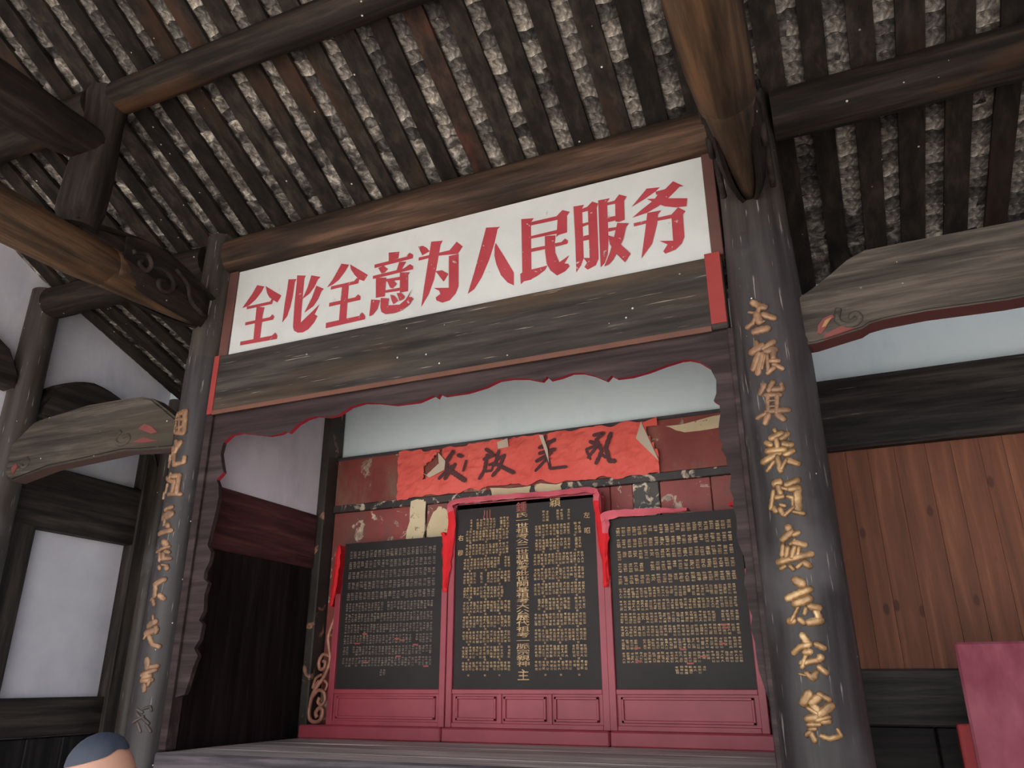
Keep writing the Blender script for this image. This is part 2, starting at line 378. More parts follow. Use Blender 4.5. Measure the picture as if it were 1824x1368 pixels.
# ---------------------------------------------------------------- traced outlines, in metres
SIGN=[[[[-1.668,4.587],[-1.593,4.558],[-1.617,4.512],[-1.666,4.457],[-1.721,4.419],[-1.794,4.405],[-1.752,4.459],[-1.707,4.517]],[[-1.581,4.559],[-1.412,4.44],[-1.443,4.386],[-1.488,4.417],[-1.528,4.447],[-1.558,4.493]],[[-1.745,4.412],[-1.515,4.41],[-1.505,4.428],[-1.483,4.427],[-1.495,4.383],[-1.741,4.387]],[[-1.644,4.392],[-1.565,4.368],[-1.573,4.31],[-1.571,4.1],[-1.635,4.105],[-1.641,4.288]],[[-1.736,4.272],[-1.5,4.271],[-1.477,4.291],[-1.456,4.267],[-1.465,4.243],[-1.736,4.246]],[[-1.76,4.111],[-1.458,4.107],[-1.426,4.127],[-1.405,4.097],[-1.407,4.07],[-1.76,4.079]]],[[[-1.361,4.57],[-1.282,4.556],[-1.294,4.53],[-1.3,4.417],[-1.312,4.321],[-1.333,4.249],[-1.374,4.201],[-1.371,4.361],[-1.363,4.487]],[[-1.28,4.588],[-1.194,4.566],[-1.207,4.546],[-1.203,4.313],[-1.198,4.168],[-1.091,4.249],[-1.039,4.29],[-1.076,4.212],[-1.048,4.193],[-1.069,4.15],[-1.119,4.098],[-1.169,4.081],[-1.215,4.087],[-1.252,4.11],[-1.267,4.147],[-1.276,4.342],[-1.277,4.519]],[[-1.143,4.557],[-1.056,4.524],[-1.077,4.507],[-1.104,4.446],[-1.145,4.399],[-1.206,4.366],[-1.191,4.401],[-1.167,4.46]],[[-1.086,4.455],[-1.011,4.412],[-1.032,4.399],[-1.055,4.338],[-1.094,4.284],[-1.173,4.246],[-1.148,4.295],[-1.117,4.358]]],[[[-0.872,4.597],[-0.8,4.572],[-0.832,4.52],[-0.882,4.461],[-0.931,4.433],[-0.987,4.419],[-0.942,4.474]],[[-0.792,4.573],[-0.626,4.446],[-0.656,4.401],[-0.701,4.425],[-0.744,4.472],[-0.782,4.529]],[[-0.948,4.42],[-0.743,4.42],[-0.723,4.44],[-0.697,4.431],[-0.705,4.392],[-0.949,4.392]],[[-0.847,4.405],[-0.788,4.396],[-0.787,4.249],[-0.786,4.115],[-0.849,4.117],[-0.85,4.269]],[[-0.949,4.281],[-0.721,4.28],[-0.698,4.3],[-0.675,4.28],[-0.676,4.25],[-0.95,4.25]],[[-0.963,4.119],[-0.673,4.12],[-0.65,4.143],[-0.623,4.11],[-0.621,4.083],[-0.961,4.075]]],[[[-0.457,4.594],[-0.365,4.58],[-0.371,4.526],[-0.452,4.52]],[[-0.573,4.52],[-0.312,4.524],[-0.277,4.551],[-0.246,4.527],[-0.249,4.497],[-0.571,4.49]],[[-0.539,4.484],[-0.492,4.492],[-0.452,4.455],[-0.481,4.431],[-0.507,4.431]],[[-0.361,4.493],[-0.301,4.482],[-0.344,4.416],[-0.381,4.421]],[[-0.579,4.426],[-0.32,4.43],[-0.269,4.453],[-0.24,4.431],[-0.242,4.405],[-0.577,4.4]],[[-0.552,4.404],[-0.463,4.387],[-0.466,4.235],[-0.541,4.238]],[[-0.349,4.402],[-0.265,4.386],[-0.28,4.371],[-0.274,4.236],[-0.34,4.238]],[[-0.465,4.373],[-0.344,4.367],[-0.345,4.341],[-0.464,4.354]],[[-0.455,4.358],[-0.401,4.35],[-0.369,4.316],[-0.401,4.284],[-0.423,4.294]],[[-0.466,4.282],[-0.342,4.277],[-0.341,4.253],[-0.464,4.261]],[[-0.578,4.231],[-0.503,4.211],[-0.519,4.148],[-0.553,4.107],[-0.585,4.097]],[[-0.496,4.226],[-0.427,4.209],[-0.433,4.154],[-0.334,4.14],[-0.288,4.171],[-0.236,4.247],[-0.267,4.185],[-0.24,4.182],[-0.226,4.164],[-0.255,4.124],[-0.314,4.092],[-0.373,4.081],[-0.447,4.087],[-0.482,4.111],[-0.495,4.149]],[[-0.418,4.237],[-0.382,4.22],[-0.348,4.175],[-0.387,4.153],[-0.404,4.189]],[[-0.364,4.237],[-0.327,4.232],[-0.298,4.2],[-0.3,4.18],[-0.336,4.169],[-0.35,4.202]]],[[[-0.208,4.585],[-0.168,4.582],[-0.137,4.559],[-0.111,4.523],[-0.159,4.507],[-0.171,4.503]],[[-0.102,4.6],[-0.008,4.585],[-0.025,4.554],[-0.042,4.431],[-0.066,4.288],[-0.103,4.18],[-0.161,4.089],[-0.145,4.247],[-0.12,4.449]],[[-0.199,4.492],[0.051,4.493],[0.105,4.549],[0.154,4.498],[0.116,4.448],[-0.037,4.469],[-0.199,4.466]],[[0.046,4.446],[0.122,4.446],[0.128,4.188],[0.107,4.136],[0.062,4.094],[0.005,4.088],[-0.04,4.114],[-0.049,4.139],[-0.012,4.16],[-0.022,4.186],[-0.067,4.218],[0.053,4.194]],[[-0.057,4.348],[-0.004,4.344],[0.047,4.304],[0.011,4.251]]],[[[0.333,4.607],[0.427,4.588],[0.442,4.588],[0.421,4.572],[0.397,4.46],[0.358,4.341],[0.304,4.221],[0.249,4.142],[0.199,4.116],[0.247,4.274],[0.29,4.439]],[[0.408,4.466],[0.469,4.35],[0.542,4.205],[0.542,4.107],[0.496,4.139],[0.447,4.206],[0.414,4.294],[0.398,4.366],[0.399,4.436]]],[[[0.599,4.607],[0.692,4.591],[0.67,4.562],[0.669,4.124],[0.614,4.122],[0.592,4.105],[0.588,4.184],[0.603,4.191]],[[0.67,4.565],[0.855,4.563],[0.898,4.6],[0.95,4.573],[0.93,4.547],[0.926,4.419],[0.866,4.414],[0.85,4.401],[0.862,4.533],[0.669,4.538]],[[0.668,4.454],[0.857,4.456],[0.862,4.427],[0.668,4.434]],[[0.769,4.429],[0.846,4.416],[0.839,4.364],[0.84,4.285],[0.866,4.207],[0.936,4.243],[0.901,4.19],[0.927,4.182],[0.936,4.161],[0.905,4.132],[0.848,4.113],[0.803,4.16],[0.778,4.216],[0.769,4.302]],[[0.67,4.357],[0.773,4.354],[0.773,4.329],[0.669,4.33]],[[0.839,4.356],[0.886,4.355],[0.912,4.375],[0.931,4.353],[0.926,4.332],[0.843,4.329]],[[0.668,4.196],[0.783,4.201],[0.762,4.17],[0.709,4.14],[0.661,4.123]]],[[[0.976,4.607],[1.051,4.601],[1.037,4.576],[1.033,4.201],[1.014,4.151],[0.979,4.107],[0.98,4.352]],[[1.037,4.573],[1.071,4.579],[1.108,4.61],[1.148,4.584],[1.137,4.555],[1.133,4.172],[1.112,4.129],[1.057,4.11],[1.035,4.133],[1.054,4.161],[1.031,4.202],[1.073,4.192],[1.075,4.546],[1.036,4.545]],[[1.035,4.459],[1.076,4.46],[1.075,4.441],[1.034,4.435]],[[1.037,4.363],[1.075,4.363],[1.076,4.326],[1.035,4.327]],[[1.149,4.606],[1.227,4.602],[1.208,4.576],[1.204,4.297],[1.194,4.191],[1.171,4.131],[1.143,4.107],[1.145,4.312]],[[1.208,4.573],[1.258,4.574],[1.292,4.613],[1.342,4.584],[1.322,4.557],[1.318,4.414],[1.281,4.407],[1.257,4.416],[1.262,4.55],[1.209,4.553]],[[1.207,4.46],[1.259,4.458],[1.26,4.424],[1.205,4.424]],[[1.208,4.379],[1.267,4.372],[1.266,4.353],[1.207,4.352]],[[1.269,4.402],[1.345,4.38],[1.325,4.36],[1.301,4.273],[1.263,4.201],[1.23,4.144],[1.2,4.114],[1.168,4.106],[1.209,4.198],[1.238,4.289]],[[1.205,4.324],[1.239,4.305],[1.284,4.237],[1.342,4.158],[1.303,4.104],[1.252,4.177],[1.212,4.257]]],[[[1.474,4.609],[1.56,4.595],[1.53,4.572],[1.457,4.534],[1.367,4.498],[1.419,4.552]],[[1.575,4.568],[1.594,4.574],[1.645,4.616],[1.71,4.561],[1.683,4.563],[1.613,4.505],[1.543,4.458],[1.46,4.427],[1.367,4.417],[1.433,4.462],[1.513,4.51],[1.544,4.546]],[[1.529,4.57],[1.589,4.571],[1.573,4.544],[1.532,4.544]],[[1.469,4.53],[1.556,4.512],[1.724,4.466],[1.714,4.409],[1.648,4.419],[1.58,4.445],[1.521,4.486]],[[1.374,4.373],[1.617,4.375],[1.662,4.416],[1.705,4.376],[1.687,4.357],[1.679,4.345],[1.516,4.352],[1.375,4.349]],[[1.467,4.426],[1.557,4.421],[1.534,4.4],[1.522,4.327],[1.482,4.197],[1.408,4.109],[1.443,4.292]],[[1.616,4.367],[1.687,4.359],[1.683,4.195],[1.663,4.153],[1.624,4.121],[1.559,4.107],[1.547,4.126],[1.577,4.168],[1.531,4.204],[1.613,4.186]]]]
RIGHT_COUPLET=[[[[[-0.055,3.585],[-0.028,3.559],[0.002,3.543]],0.032],[[[-0.024,3.546],[-0.046,3.499],[-0.072,3.465],[-0.104,3.453]],0.024],[[[-0.081,3.534],[-0.057,3.523]],0.015],[[[-0.044,3.51],[-0.034,3.466]],0.037],[[[-0.003,3.5],[0.04,3.475]],0.032],[[[-0.008,3.46],[-0.019,3.456]],0.011],[[[-0.065,3.413],[0.002,3.416]],0.035]],[[[[-0.064,3.351],[-0.058,3.326]],0.021],[[[-0.096,3.303],[-0.04,3.321]],0.037],[[[0.023,3.332],[-0.026,3.307]],0.029],[[[-0.062,3.276],[-0.1,3.207]],0.032],[[[-0.041,3.27],[-0.077,3.177]],0.031],[[[-0.026,3.266],[-0.05,3.193]],0.013],[[[-0.013,3.287],[0.022,3.287]],0.037],[[[0.017,3.282],[0.013,3.248]],0.031],[[[-0.016,3.259],[-0.021,3.175]],0.018],[[[-0.005,3.228],[0.034,3.223]],0.023],[[[0.012,3.203],[0.049,3.177]],0.023],[[[-0.023,3.161],[0.01,3.186]],0.023]],[[[[-0.078,3.06],[-0.051,3.098]],0.026],[[[-0.029,3.066],[-0.007,3.106]],0.026],[[[-0.004,3.067],[0.033,3.067]],0.031],[[[0.033,3.089],[0.035,3.067]],0.021],[[[-0.05,3.043],[0.021,3.033]],0.023],[[[-0.04,3.04],[-0.049,2.944]],0.023],[[[0.007,3.032],[-0.007,2.942]],0.023],[[[-0.036,3.007],[-0.002,3.004]],0.013],[[[-0.04,2.978],[-0.005,2.974]],0.013],[[[-0.053,2.953],[0.049,2.947]],0.028],[[[-0.11,2.932],[-0.065,2.942]],0.021],[[[-0.05,2.934],[-0.068,2.9]],0.031],[[[-0.002,2.925],[0.02,2.901]],0.03]],[[[[-0.028,2.851],[-0.026,2.843]],0.021],[[[-0.048,2.809],[0.002,2.827]],0.03],[[[0.004,2.801],[0.027,2.818]],0.03],[[[-0.076,2.786],[-0.059,2.773]],0.027],[[[0.012,2.769],[0.04,2.763]],0.03],[[[-0.025,2.799],[-0.025,2.754]],0.024],[[[-0.075,2.744],[0.003,2.741]],0.03],[[[0.008,2.713],[0.044,2.728]],0.024],[[[-0.11,2.695],[-0.023,2.723]],0.03],[[[-0.052,2.684],[-0.092,2.644]],0.018],[[[-0.031,2.705],[-0.025,2.636]],0.027],[[[0.007,2.682],[-0.021,2.642]],0.021],[[[0.015,2.681],[0.059,2.663]],0.03]],[[[[-0.059,2.574],[-0.041,2.577]],0.036],[[[-0.003,2.56],[0.048,2.578]],0.03],[[[-0.074,2.534],[-0.098,2.453]],0.021],[[[-0.047,2.554],[-0.039,2.522]],0.027],[[[-0.027,2.545],[-0.005,2.536]],0.018],[[[-0.06,2.501],[-0.033,2.503]],0.024],[[[-0.004,2.5],[0.014,2.493]],0.021],[[[-0.044,2.463],[-0.027,2.455]],0.018],[[[-0.082,2.45],[-0.074,2.437]],0.027],[[[-0.052,2.44],[-0.041,2.415]],0.024],[[[-0.033,2.408],[0.014,2.445]],0.018],[[[0.011,2.535],[0.045,2.539]],0.03],[[[0.042,2.533],[0.031,2.426]],0.035],[[[0.014,2.487],[0.01,2.44]],0.015],[[[0.014,2.422],[0.054,2.411]],0.02]],[[[[-0.024,2.346],[-0.022,2.34]],0.035],[[[-0.054,2.294],[-0.015,2.325]],0.032],[[[-0.0,2.312],[0.017,2.319]],0.023],[[[-0.06,2.265],[-0.069,2.22]],0.023],[[[-0.023,2.267],[-0.004,2.283]],0.017],[[[-0.005,2.272],[0.037,2.261]],0.029],[[[-0.039,2.252],[-0.05,2.213]],0.023],[[[-0.008,2.249],[-0.025,2.205]],0.023],[[[0.013,2.248],[0.004,2.214]],0.017],[[[-0.093,2.186],[0.064,2.215]],0.029],[[[-0.084,2.156],[-0.065,2.163]],0.02],[[[-0.036,2.161],[-0.027,2.149]],0.02],[[[-0.004,2.158],[0.015,2.174]],0.02],[[[0.031,2.173],[0.045,2.162]],0.031]],[[[[-0.02,2.094],[0.003,2.08]],0.039],[[[-0.068,2.016],[0.033,2.051]],0.032],[[[-0.033,1.989],[0.024,2.008]],0.038],[[[-0.027,1.97],[-0.066,1.91]],0.016],[[[-0.073,1.911],[-0.06,1.91]],0.032],[[[-0.025,1.915],[-0.014,1.902]],0.025],[[[-0.002,1.944],[0.006,1.963]],0.019],[[[0.031,1.974],[0.061,1.967]],0.032],[[[0.052,1.949],[0.064,1.907]],0.028],[[[0.016,1.901],[0.065,1.91]],0.032]],[[[[-0.022,1.842],[-0.005,1.812]],0.031],[[[-0.072,1.772],[-0.041,1.795],[0.003,1.806]],0.025],[[[0.032,1.805],[0.06,1.79]],0.025],[[[-0.019,1.77],[-0.001,1.773]],0.028],[[[-0.041,1.724],[0.023,1.735]],0.025],[[[0.042,1.746],[0.039,1.743]],0.031],[[[-0.022,1.753],[-0.043,1.706]],0.019],[[[0.03,1.705],[0.057,1.682]],0.025],[[[-0.026,1.677],[-0.005,1.659]],0.025],[[[0.009,1.676],[0.002,1.665]],0.031],[[[-0.057,1.677],[-0.033,1.671]],0.012]],[[[[-0.058,1.556],[-0.032,1.59]],0.037],[[[-0.019,1.556],[0.013,1.579]],0.034],[[[0.015,1.59],[0.052,1.568]],0.024],[[[-0.04,1.533],[-0.008,1.511]],0.018],[[[-0.015,1.539],[-0.005,1.528]],0.031],[[[0.015,1.511],[0.054,1.54]],0.036],[[[-0.049,1.488],[-0.016,1.494]],0.03],[[[-0.006,1.483],[0.042,1.495]],0.021],[[[0.016,1.478],[0.039,1.478]],0.024],[[[-0.049,1.463],[-0.003,1.464]],0.018],[[[-0.046,1.444],[-0.022,1.447]],0.018],[[[-0.061,1.421],[-0.048,1.432]],0.021],[[[-0.042,1.427],[-0.031,1.4]],0.024],[[[0.002,1.417],[0.035,1.407],[0.077,1.418]],0.021],[[[0.072,1.445],[0.083,1.421]],0.015]]]
LEFT_COUPLET=[[[[[-0.107,3.535],[-0.107,3.42]],0.029],[[[-0.107,3.535],[0.02,3.544]],0.039],[[[0.02,3.544],[0.033,3.381]],0.039],[[[-0.107,3.502],[-0.001,3.485]],0.023],[[[-0.093,3.43],[0.019,3.422]],0.023],[[[-0.051,3.389],[0.027,3.374]],0.032],[[[-0.036,3.532],[-0.006,3.385]],0.016]],[[[[-0.029,3.315],[-0.008,3.265]],0.032],[[[0.018,3.302],[-0.03,3.235]],0.038],[[[-0.051,3.266],[-0.034,3.21]],0.038],[[[-0.094,3.223],[-0.106,3.184]],0.016],[[[-0.072,3.191],[-0.107,3.139]],0.016],[[[-0.023,3.208],[-0.011,3.134],[0.069,3.149],[0.069,3.188]],0.032]],[[[[-0.03,3.072],[-0.039,3.022]],0.022],[[[-0.107,3.055],[0.019,3.003]],0.031],[[[-0.006,3.05],[0.052,3.052]],0.034],[[[0.052,3.052],[0.053,2.919]],0.034],[[[-0.056,2.993],[-0.066,2.937]],0.022],[[[0.018,3.009],[0.011,2.927]],0.031],[[[-0.012,2.917],[0.079,2.913]],0.031],[[[-0.107,2.945],[-0.107,2.9]],0.013]],[[[[-0.024,2.807],[0.033,2.821]],0.028],[[[-0.025,2.751],[0.028,2.772]],0.055],[[[-0.012,2.737],[-0.011,2.694]],0.025],[[[0.021,2.692],[0.025,2.686]],0.037],[[[-0.056,2.638],[0.053,2.654]],0.034]],[[[[0.011,2.571],[0.031,2.558]],0.042],[[[-0.043,2.506],[0.015,2.529],[0.059,2.54]],0.021],[[[-0.009,2.494],[0.001,2.446]],0.024],[[[0.04,2.504],[0.059,2.501]],0.03],[[[0.022,2.457],[0.074,2.459]],0.03],[[[0.023,2.487],[0.028,2.457]],0.03],[[[0.007,2.399],[0.012,2.392]],0.027],[[[0.029,2.415],[0.067,2.409]],0.015],[[[0.062,2.403],[0.064,2.391]],0.033]],[[[[-0.007,2.282],[0.058,2.315]],0.036],[[[-0.001,2.27],[0.005,2.207]],0.033],[[[-0.022,2.179],[-0.007,2.19]],0.018],[[[-0.001,2.178],[0.013,2.149]],0.024],[[[0.046,2.206],[0.072,2.188]],0.035]],[[[[0.018,2.073],[0.022,2.054]],0.017],[[[-0.002,2.009],[0.04,2.034]],0.04],[[[-0.019,1.959],[0.056,1.983]],0.04],[[[0.054,1.996],[0.058,1.97]],0.033],[[[0.013,1.939],[0.045,1.888],[0.092,1.876]],0.03],[[[-0.016,1.946],[-0.033,1.928]],0.017]],[[[[0.026,1.789],[0.034,1.745]],0.039],[[[0.055,1.745],[0.098,1.751]],0.03],[[[0.005,1.696],[0.09,1.727]],0.029],[[[0.024,1.684],[0.058,1.69]],0.039],[[[0.013,1.66],[0.074,1.666]],0.033],[[[0.034,1.629],[0.039,1.605]],0.032],[[[0.06,1.635],[0.069,1.66]],0.023]],[[[[0.01,1.485],[0.049,1.468]],0.019],[[[0.058,1.491],[0.094,1.503],[0.103,1.479]],0.016],[[[-0.007,1.408],[0.06,1.444]],0.016],[[[0.062,1.432],[0.097,1.403]],0.019],[[[0.026,1.403],[0.055,1.356]],0.019],[[[0.087,1.391],[0.116,1.355]],0.019],[[[0.015,1.462],[0.041,1.438]],0.016]]]
BANNER=[[[[[0.574,3.51],[0.655,3.516],[0.605,3.482]],0.025],[[[0.505,3.398],[0.603,3.426],[0.518,3.332]],0.021],[[[0.54,3.458],[0.618,3.416]],0.025],[[[0.589,3.468],[0.632,3.367],[0.58,3.278]],0.025],[[[0.71,3.501],[0.665,3.395],[0.691,3.281],[0.73,3.277]],0.03],[[[0.504,3.382],[0.534,3.315]],0.017],[[[0.616,3.353],[0.661,3.316]],0.021]],[[[[0.152,3.555],[0.125,3.459]],0.021],[[[0.099,3.462],[0.228,3.512]],0.025],[[[0.177,3.502],[0.148,3.342]],0.021],[[[0.099,3.413],[0.226,3.431]],0.025],[[[0.062,3.27],[0.157,3.357]],0.021],[[[0.072,3.35],[0.191,3.402]],0.025],[[[0.173,3.355],[0.188,3.273],[0.321,3.274]],0.021]],[[[[-0.392,3.503],[-0.338,3.463]],0.025],[[[-0.409,3.42],[-0.32,3.444]],0.025],[[[-0.382,3.451],[-0.408,3.32],[-0.452,3.258]],0.025],[[[-0.364,3.365],[-0.319,3.377],[-0.337,3.312],[-0.39,3.31]],0.018],[[[-0.275,3.472],[-0.31,3.359]],0.025],[[[-0.222,3.433],[-0.293,3.407]],0.021],[[[-0.231,3.417],[-0.275,3.322],[-0.328,3.27]],0.025],[[[-0.284,3.356],[-0.143,3.275]],0.028]],[[[[-0.714,3.515],[-0.804,3.396]],0.035],[[[-0.657,3.482],[-0.629,3.471]],0.028],[[[-0.85,3.367],[-0.758,3.408]],0.021],[[[-0.839,3.297],[-0.729,3.388]],0.025],[[[-0.692,3.401],[-0.782,3.291]],0.028],[[[-0.766,3.375],[-0.597,3.256]],0.035],[[[-0.582,3.423],[-0.608,3.341]],0.017]]]
ARCH=[[-1.827,1.575],[-1.803,1.662],[-1.786,1.743],[-1.758,1.814],[-1.8,1.862],[-1.761,1.921],[-1.754,2.017],[-1.792,2.043],[-1.761,2.103],[-1.773,2.215],[-1.753,2.29],[-1.8,2.317],[-1.801,2.368],[-1.769,2.431],[-1.765,2.502],[-1.807,2.55],[-1.792,2.654],[-1.772,2.787],[-1.764,2.892],[-1.778,2.976],[-1.803,3.02],[-1.75,3.07],[-1.782,3.158],[-1.801,3.217],[-1.788,3.301],[-1.717,3.35],[-1.63,3.354],[-1.366,3.299],[-1.267,3.301],[-1.227,3.317],[-1.192,3.298],[-1.125,3.353],[-1.048,3.384],[-0.969,3.394],[-0.856,3.372],[-0.786,3.376],[-0.772,3.381],[-0.683,3.424],[-0.577,3.436],[-0.47,3.421],[-0.321,3.386],[-0.147,3.381],[-0.035,3.411],[-0.004,3.387],[0.013,3.415],[0.049,3.396],[0.213,3.394],[0.347,3.413],[0.439,3.443],[0.531,3.442],[0.633,3.426],[0.734,3.391],[0.765,3.418],[0.79,3.391],[0.858,3.397],[0.932,3.414],[1.004,3.404],[1.074,3.375],[1.149,3.33],[1.179,3.358],[1.213,3.335],[1.304,3.332],[1.407,3.346],[1.509,3.37],[1.603,3.385],[1.646,3.383],[1.698,3.363],[1.757,3.312],[1.784,3.233],[1.777,3.155],[1.759,3.113],[1.788,3.087],[1.787,3.031],[1.77,2.957],[1.769,2.892],[1.783,2.858],[1.772,2.828],[1.793,2.783],[1.794,2.741],[1.809,2.677],[1.795,2.606],[1.809,2.554],[1.8,2.514],[1.813,2.455],[1.811,2.386],[1.804,2.367],[1.809,2.317],[1.83,2.249],[1.832,2.182],[1.814,2.107],[1.828,2.06],[1.825,1.996],[1.839,1.95],[1.824,1.896],[1.838,1.824],[1.837,1.771],[1.841,1.693],[1.859,1.616],[1.871,1.565]]
MOON_R=[[3.408,3.837],[3.044,3.848],[2.863,3.846],[2.647,3.844],[2.555,3.806],[2.468,3.743],[2.36,3.672],[2.28,3.63],[2.27,3.573],[2.268,3.481],[2.281,3.376],[2.289,3.345],[2.335,3.345],[2.472,3.37],[2.567,3.386],[2.608,3.408],[2.683,3.419],[2.881,3.428],[3.317,3.4]]
MOON_L=[[-2.354,3.613],[-2.389,3.641],[-2.537,3.741],[-2.665,3.775],[-2.851,3.786],[-3.275,3.79],[-3.773,3.741],[-3.882,3.722],[-4.07,3.577],[-4.189,3.474],[-4.165,3.356],[-4.083,3.266],[-3.999,3.222],[-3.594,3.295],[-3.149,3.317],[-2.745,3.337],[-2.584,3.322],[-2.364,3.289]]

# ---------------------------------------------------------------- the setting
ROOF = [(-5.9, 4.55), (-2.75, 6.50), (-1.25, 5.67), (0.0, 5.07), (1.80, 4.46)]     # underside of the rafters (y, z)
def roof_z(y):
    for (a, za), (b, zb) in zip(ROOF, ROOF[1:]):
        if y <= b: return za + (zb - za) * (y - a) / (b - a)
    return ROOF[-1][1]
def extrude_yz(name, poly, x0, x1, mat, parent=None, bev=0.0, smooth=False):
    bm = bmesh.new()
    f0 = [bm.verts.new((x0, y, z)) for y, z in poly]; f1 = [bm.verts.new((x1, y, z)) for y, z in poly]
    a = bm.faces.new(f0); b = bm.faces.new(f1[::-1])
    for i in range(len(poly)):
        j = (i + 1) % len(poly); bm.faces.new((f0[j], f0[i], f1[i], f1[j]))
    bmesh.ops.recalc_face_normals(bm, faces=bm.faces[:])
    if bev: bmesh.ops.bevel(bm, geom=list(a.edges) + list(b.edges), offset=bev, segments=2, affect='EDGES')
    bmesh.ops.triangulate(bm, faces=[f for f in bm.faces if len(f.verts) > 4])
    return link(name, finish(bm, name, mat, smooth), parent)

FLOOR = structure(box('floor', (-4.55, 4.55, -6.0, 1.95, -0.12, 0.0), 'floor_stone', bev=0))
structure(box('courtyard_pavement', (-16, 16, -26, -6.0, -0.30, -0.15), 'court_stone', bev=0))
structure(box('wall_back', (-4.55, 4.55, 1.70, 1.92, 0.0, 4.66), 'plaster_blue', bev=0))
gable = [(-5.9, 0.0), (1.70, 0.0)] + [(y, roof_z(y) + 0.17) for y in (1.70, 0.0, -1.25, -2.75, -5.9)]
structure(extrude_yz('wall_left', gable, -4.58, -4.34, 'plaster_grey'))
structure(extrude_yz('wall_right', gable, 4.34, 4.58, 'plaster_grey'))

# roof: a sheet of upper tiles, the rafters under it and the under-tiles showing between the rafters
RT = 0.035
bm = bmesh.new()
prev = None
for y, z in ROOF:
    row = [bm.verts.new((-4.7, y, z + 0.16)), bm.verts.new((4.7, y, z + 0.16)), bm.verts.new((4.7, y, z + 0.22)), bm.verts.new((-4.7, y, z + 0.22))]
    if prev:
        for k in range(4): bm.faces.new((prev[k], prev[(k + 1) % 4], row[(k + 1) % 4], row[k]))
    else: bm.faces.new(row)
    prev = row
bm.faces.new(prev[::-1])
CEIL = structure(link('ceiling', finish(bm, 'ceiling', 'grey_tile')))

gaps = [0.18 + 0.256 * k for k in range(-16, 8)]
gaps = [g for g in gaps if -4.3 < g < 2.02] + [2.195 + 0.257 * k for k in range(0, 9)]
gaps.sort()
raft = [(a + b) / 2 for a, b in zip(gaps, gaps[1:])] + [gaps[0] - 0.128]
for i, x in enumerate(sorted(raft)):
    if not -4.32 < x < 4.32: continue
    bm = bmesh.new(); w = 0.071 + rnd.uniform(-0.007, 0.007); prev = None
    dx = rnd.uniform(-0.012, 0.012)
    for j, (y, z) in enumerate([(-2.75, 6.5), (-2.0, 0), (-1.25, 0), (-0.6, 0), (0.0, 0), (0.8, 0), (1.7, 0)]):
        z = roof_z(y); xx = x + dx * math.sin(j + i) + rnd.uniform(-0.004, 0.004)
        z += rnd.uniform(-0.004, 0.002)
        row = [bm.verts.new((xx - w, y, z)), bm.verts.new((xx + w, y, z)), bm.verts.new((xx + w, y, z + RT)), bm.verts.new((xx - w, y, z + RT))]
        if prev:
            for k in range(4): bm.faces.new((prev[k], prev[(k + 1) % 4], row[(k + 1) % 4], row[k]))
        else: bm.faces.new(row)
        prev = row
    bm.faces.new(prev[::-1])
    red = abs(x - 0.308) < 0.13
    link('rafter', finish(bm, 'rafter', 'rafter_red' if red else 'rafter_wood'), CEIL)

def project(p):
    v = CAM_R @ (np.array(p) - CAM)
    if v[2] < 0.1: return None
    return 912 + 1377.35 * v[0] / v[2], 684 + 1377.35 * v[1] / v[2], v[2]

def tile_mesh(seed):
    r = random.Random(seed); bm = bmesh.new(); n = 6
    L, Wd = 0.165, 0.105
    bot = []; top = []
    e0 = [r.uniform(-0.016, 0.016) for _ in range(n + 1)]
    for u, sg in ((-L / 2, 1), (L / 2, 0)):
        rb = []; rt = []
        for k in range(n + 1):
            a = -1 + 2 * k / n
            zz = -0.036 * (1 - a * a) + r.uniform(-0.005, 0.005)
            uu = u + (e0[k] if sg else 0)
            rb.append(bm.verts.new((a * Wd, uu, zz))); rt.append(bm.verts.new((a * Wd, uu, zz + 0.017)))
        bot.append(rb); top.append(rt)
    for k in range(n):
        bm.faces.new((bot[0][k], bot[0][k + 1], bot[1][k + 1], bot[1][k]))
        bm.faces.new((top[0][k + 1], top[0][k], top[1][k], top[1][k + 1]))
        bm.faces.new((bot[0][k + 1], bot[0][k], top[0][k], top[0][k + 1]))
        bm.faces.new((bot[1][k], bot[1][k + 1], top[1][k + 1], top[1][k]))
    return finish(bm, 'tile', 'grey_tile')
TM = [tile_mesh(s) for s in range(8)]
spots = []
for gx in gaps:
    y = -2.3 + rnd.uniform(0, 0.05)
    while y < 1.66:
        sl = (roof_z(y + 0.02) - roof_z(y - 0.02)) / 0.04
        ang = math.atan(sl)
        st = 0.094 * rnd.uniform(0.8, 1.15)
        p = (gx + rnd.uniform(-0.008, 0.008), y, roof_z(y) + RT + 0.04 + rnd.uniform(-0.004, 0.007))
        rot = (ang + 0.10 + rnd.uniform(-0.06, 0.10), rnd.uniform(-0.06, 0.06), rnd.uniform(-0.07, 0.07))
        spots.append((p, rot, rnd.randrange(8)))
        y += st * math.cos(ang)
def rank(s):
    q = project(s[0])
    if q is None or not (-10 < q[0] < 1834 and -10 < q[1] < 1378): return 1e9
    return q[2]
spots.sort(key=rank)
for p, rot, k in spots[:300]:
    o = bpy.data.objects.new('tile', TM[k]); COL.objects.link(o); o.parent = CEIL
    o.location = p; o.rotation_euler = rot
src = []
for me in TM:
    src.append((np.array([v.co[:] for v in me.vertices]), [tuple(p.vertices) for p in me.polygons]))
from mathutils import Euler
V = []; F = []; T = []; base = 0
for p, rot, k in spots[300:]:
    vv, ff = src[k]; Rm = np.array(Euler(rot).to_matrix())
    V.append(vv @ Rm.T + np.array(p)); F += [tuple(i + base for i in f) for f in ff]; base += len(vv)
    T += [rnd.random()] * len(vv)
me = bpy.data.meshes.new('tile_field'); me.from_pydata(np.concatenate(V).tolist(), [], F); me.materials.append(MATS['grey_tile'])
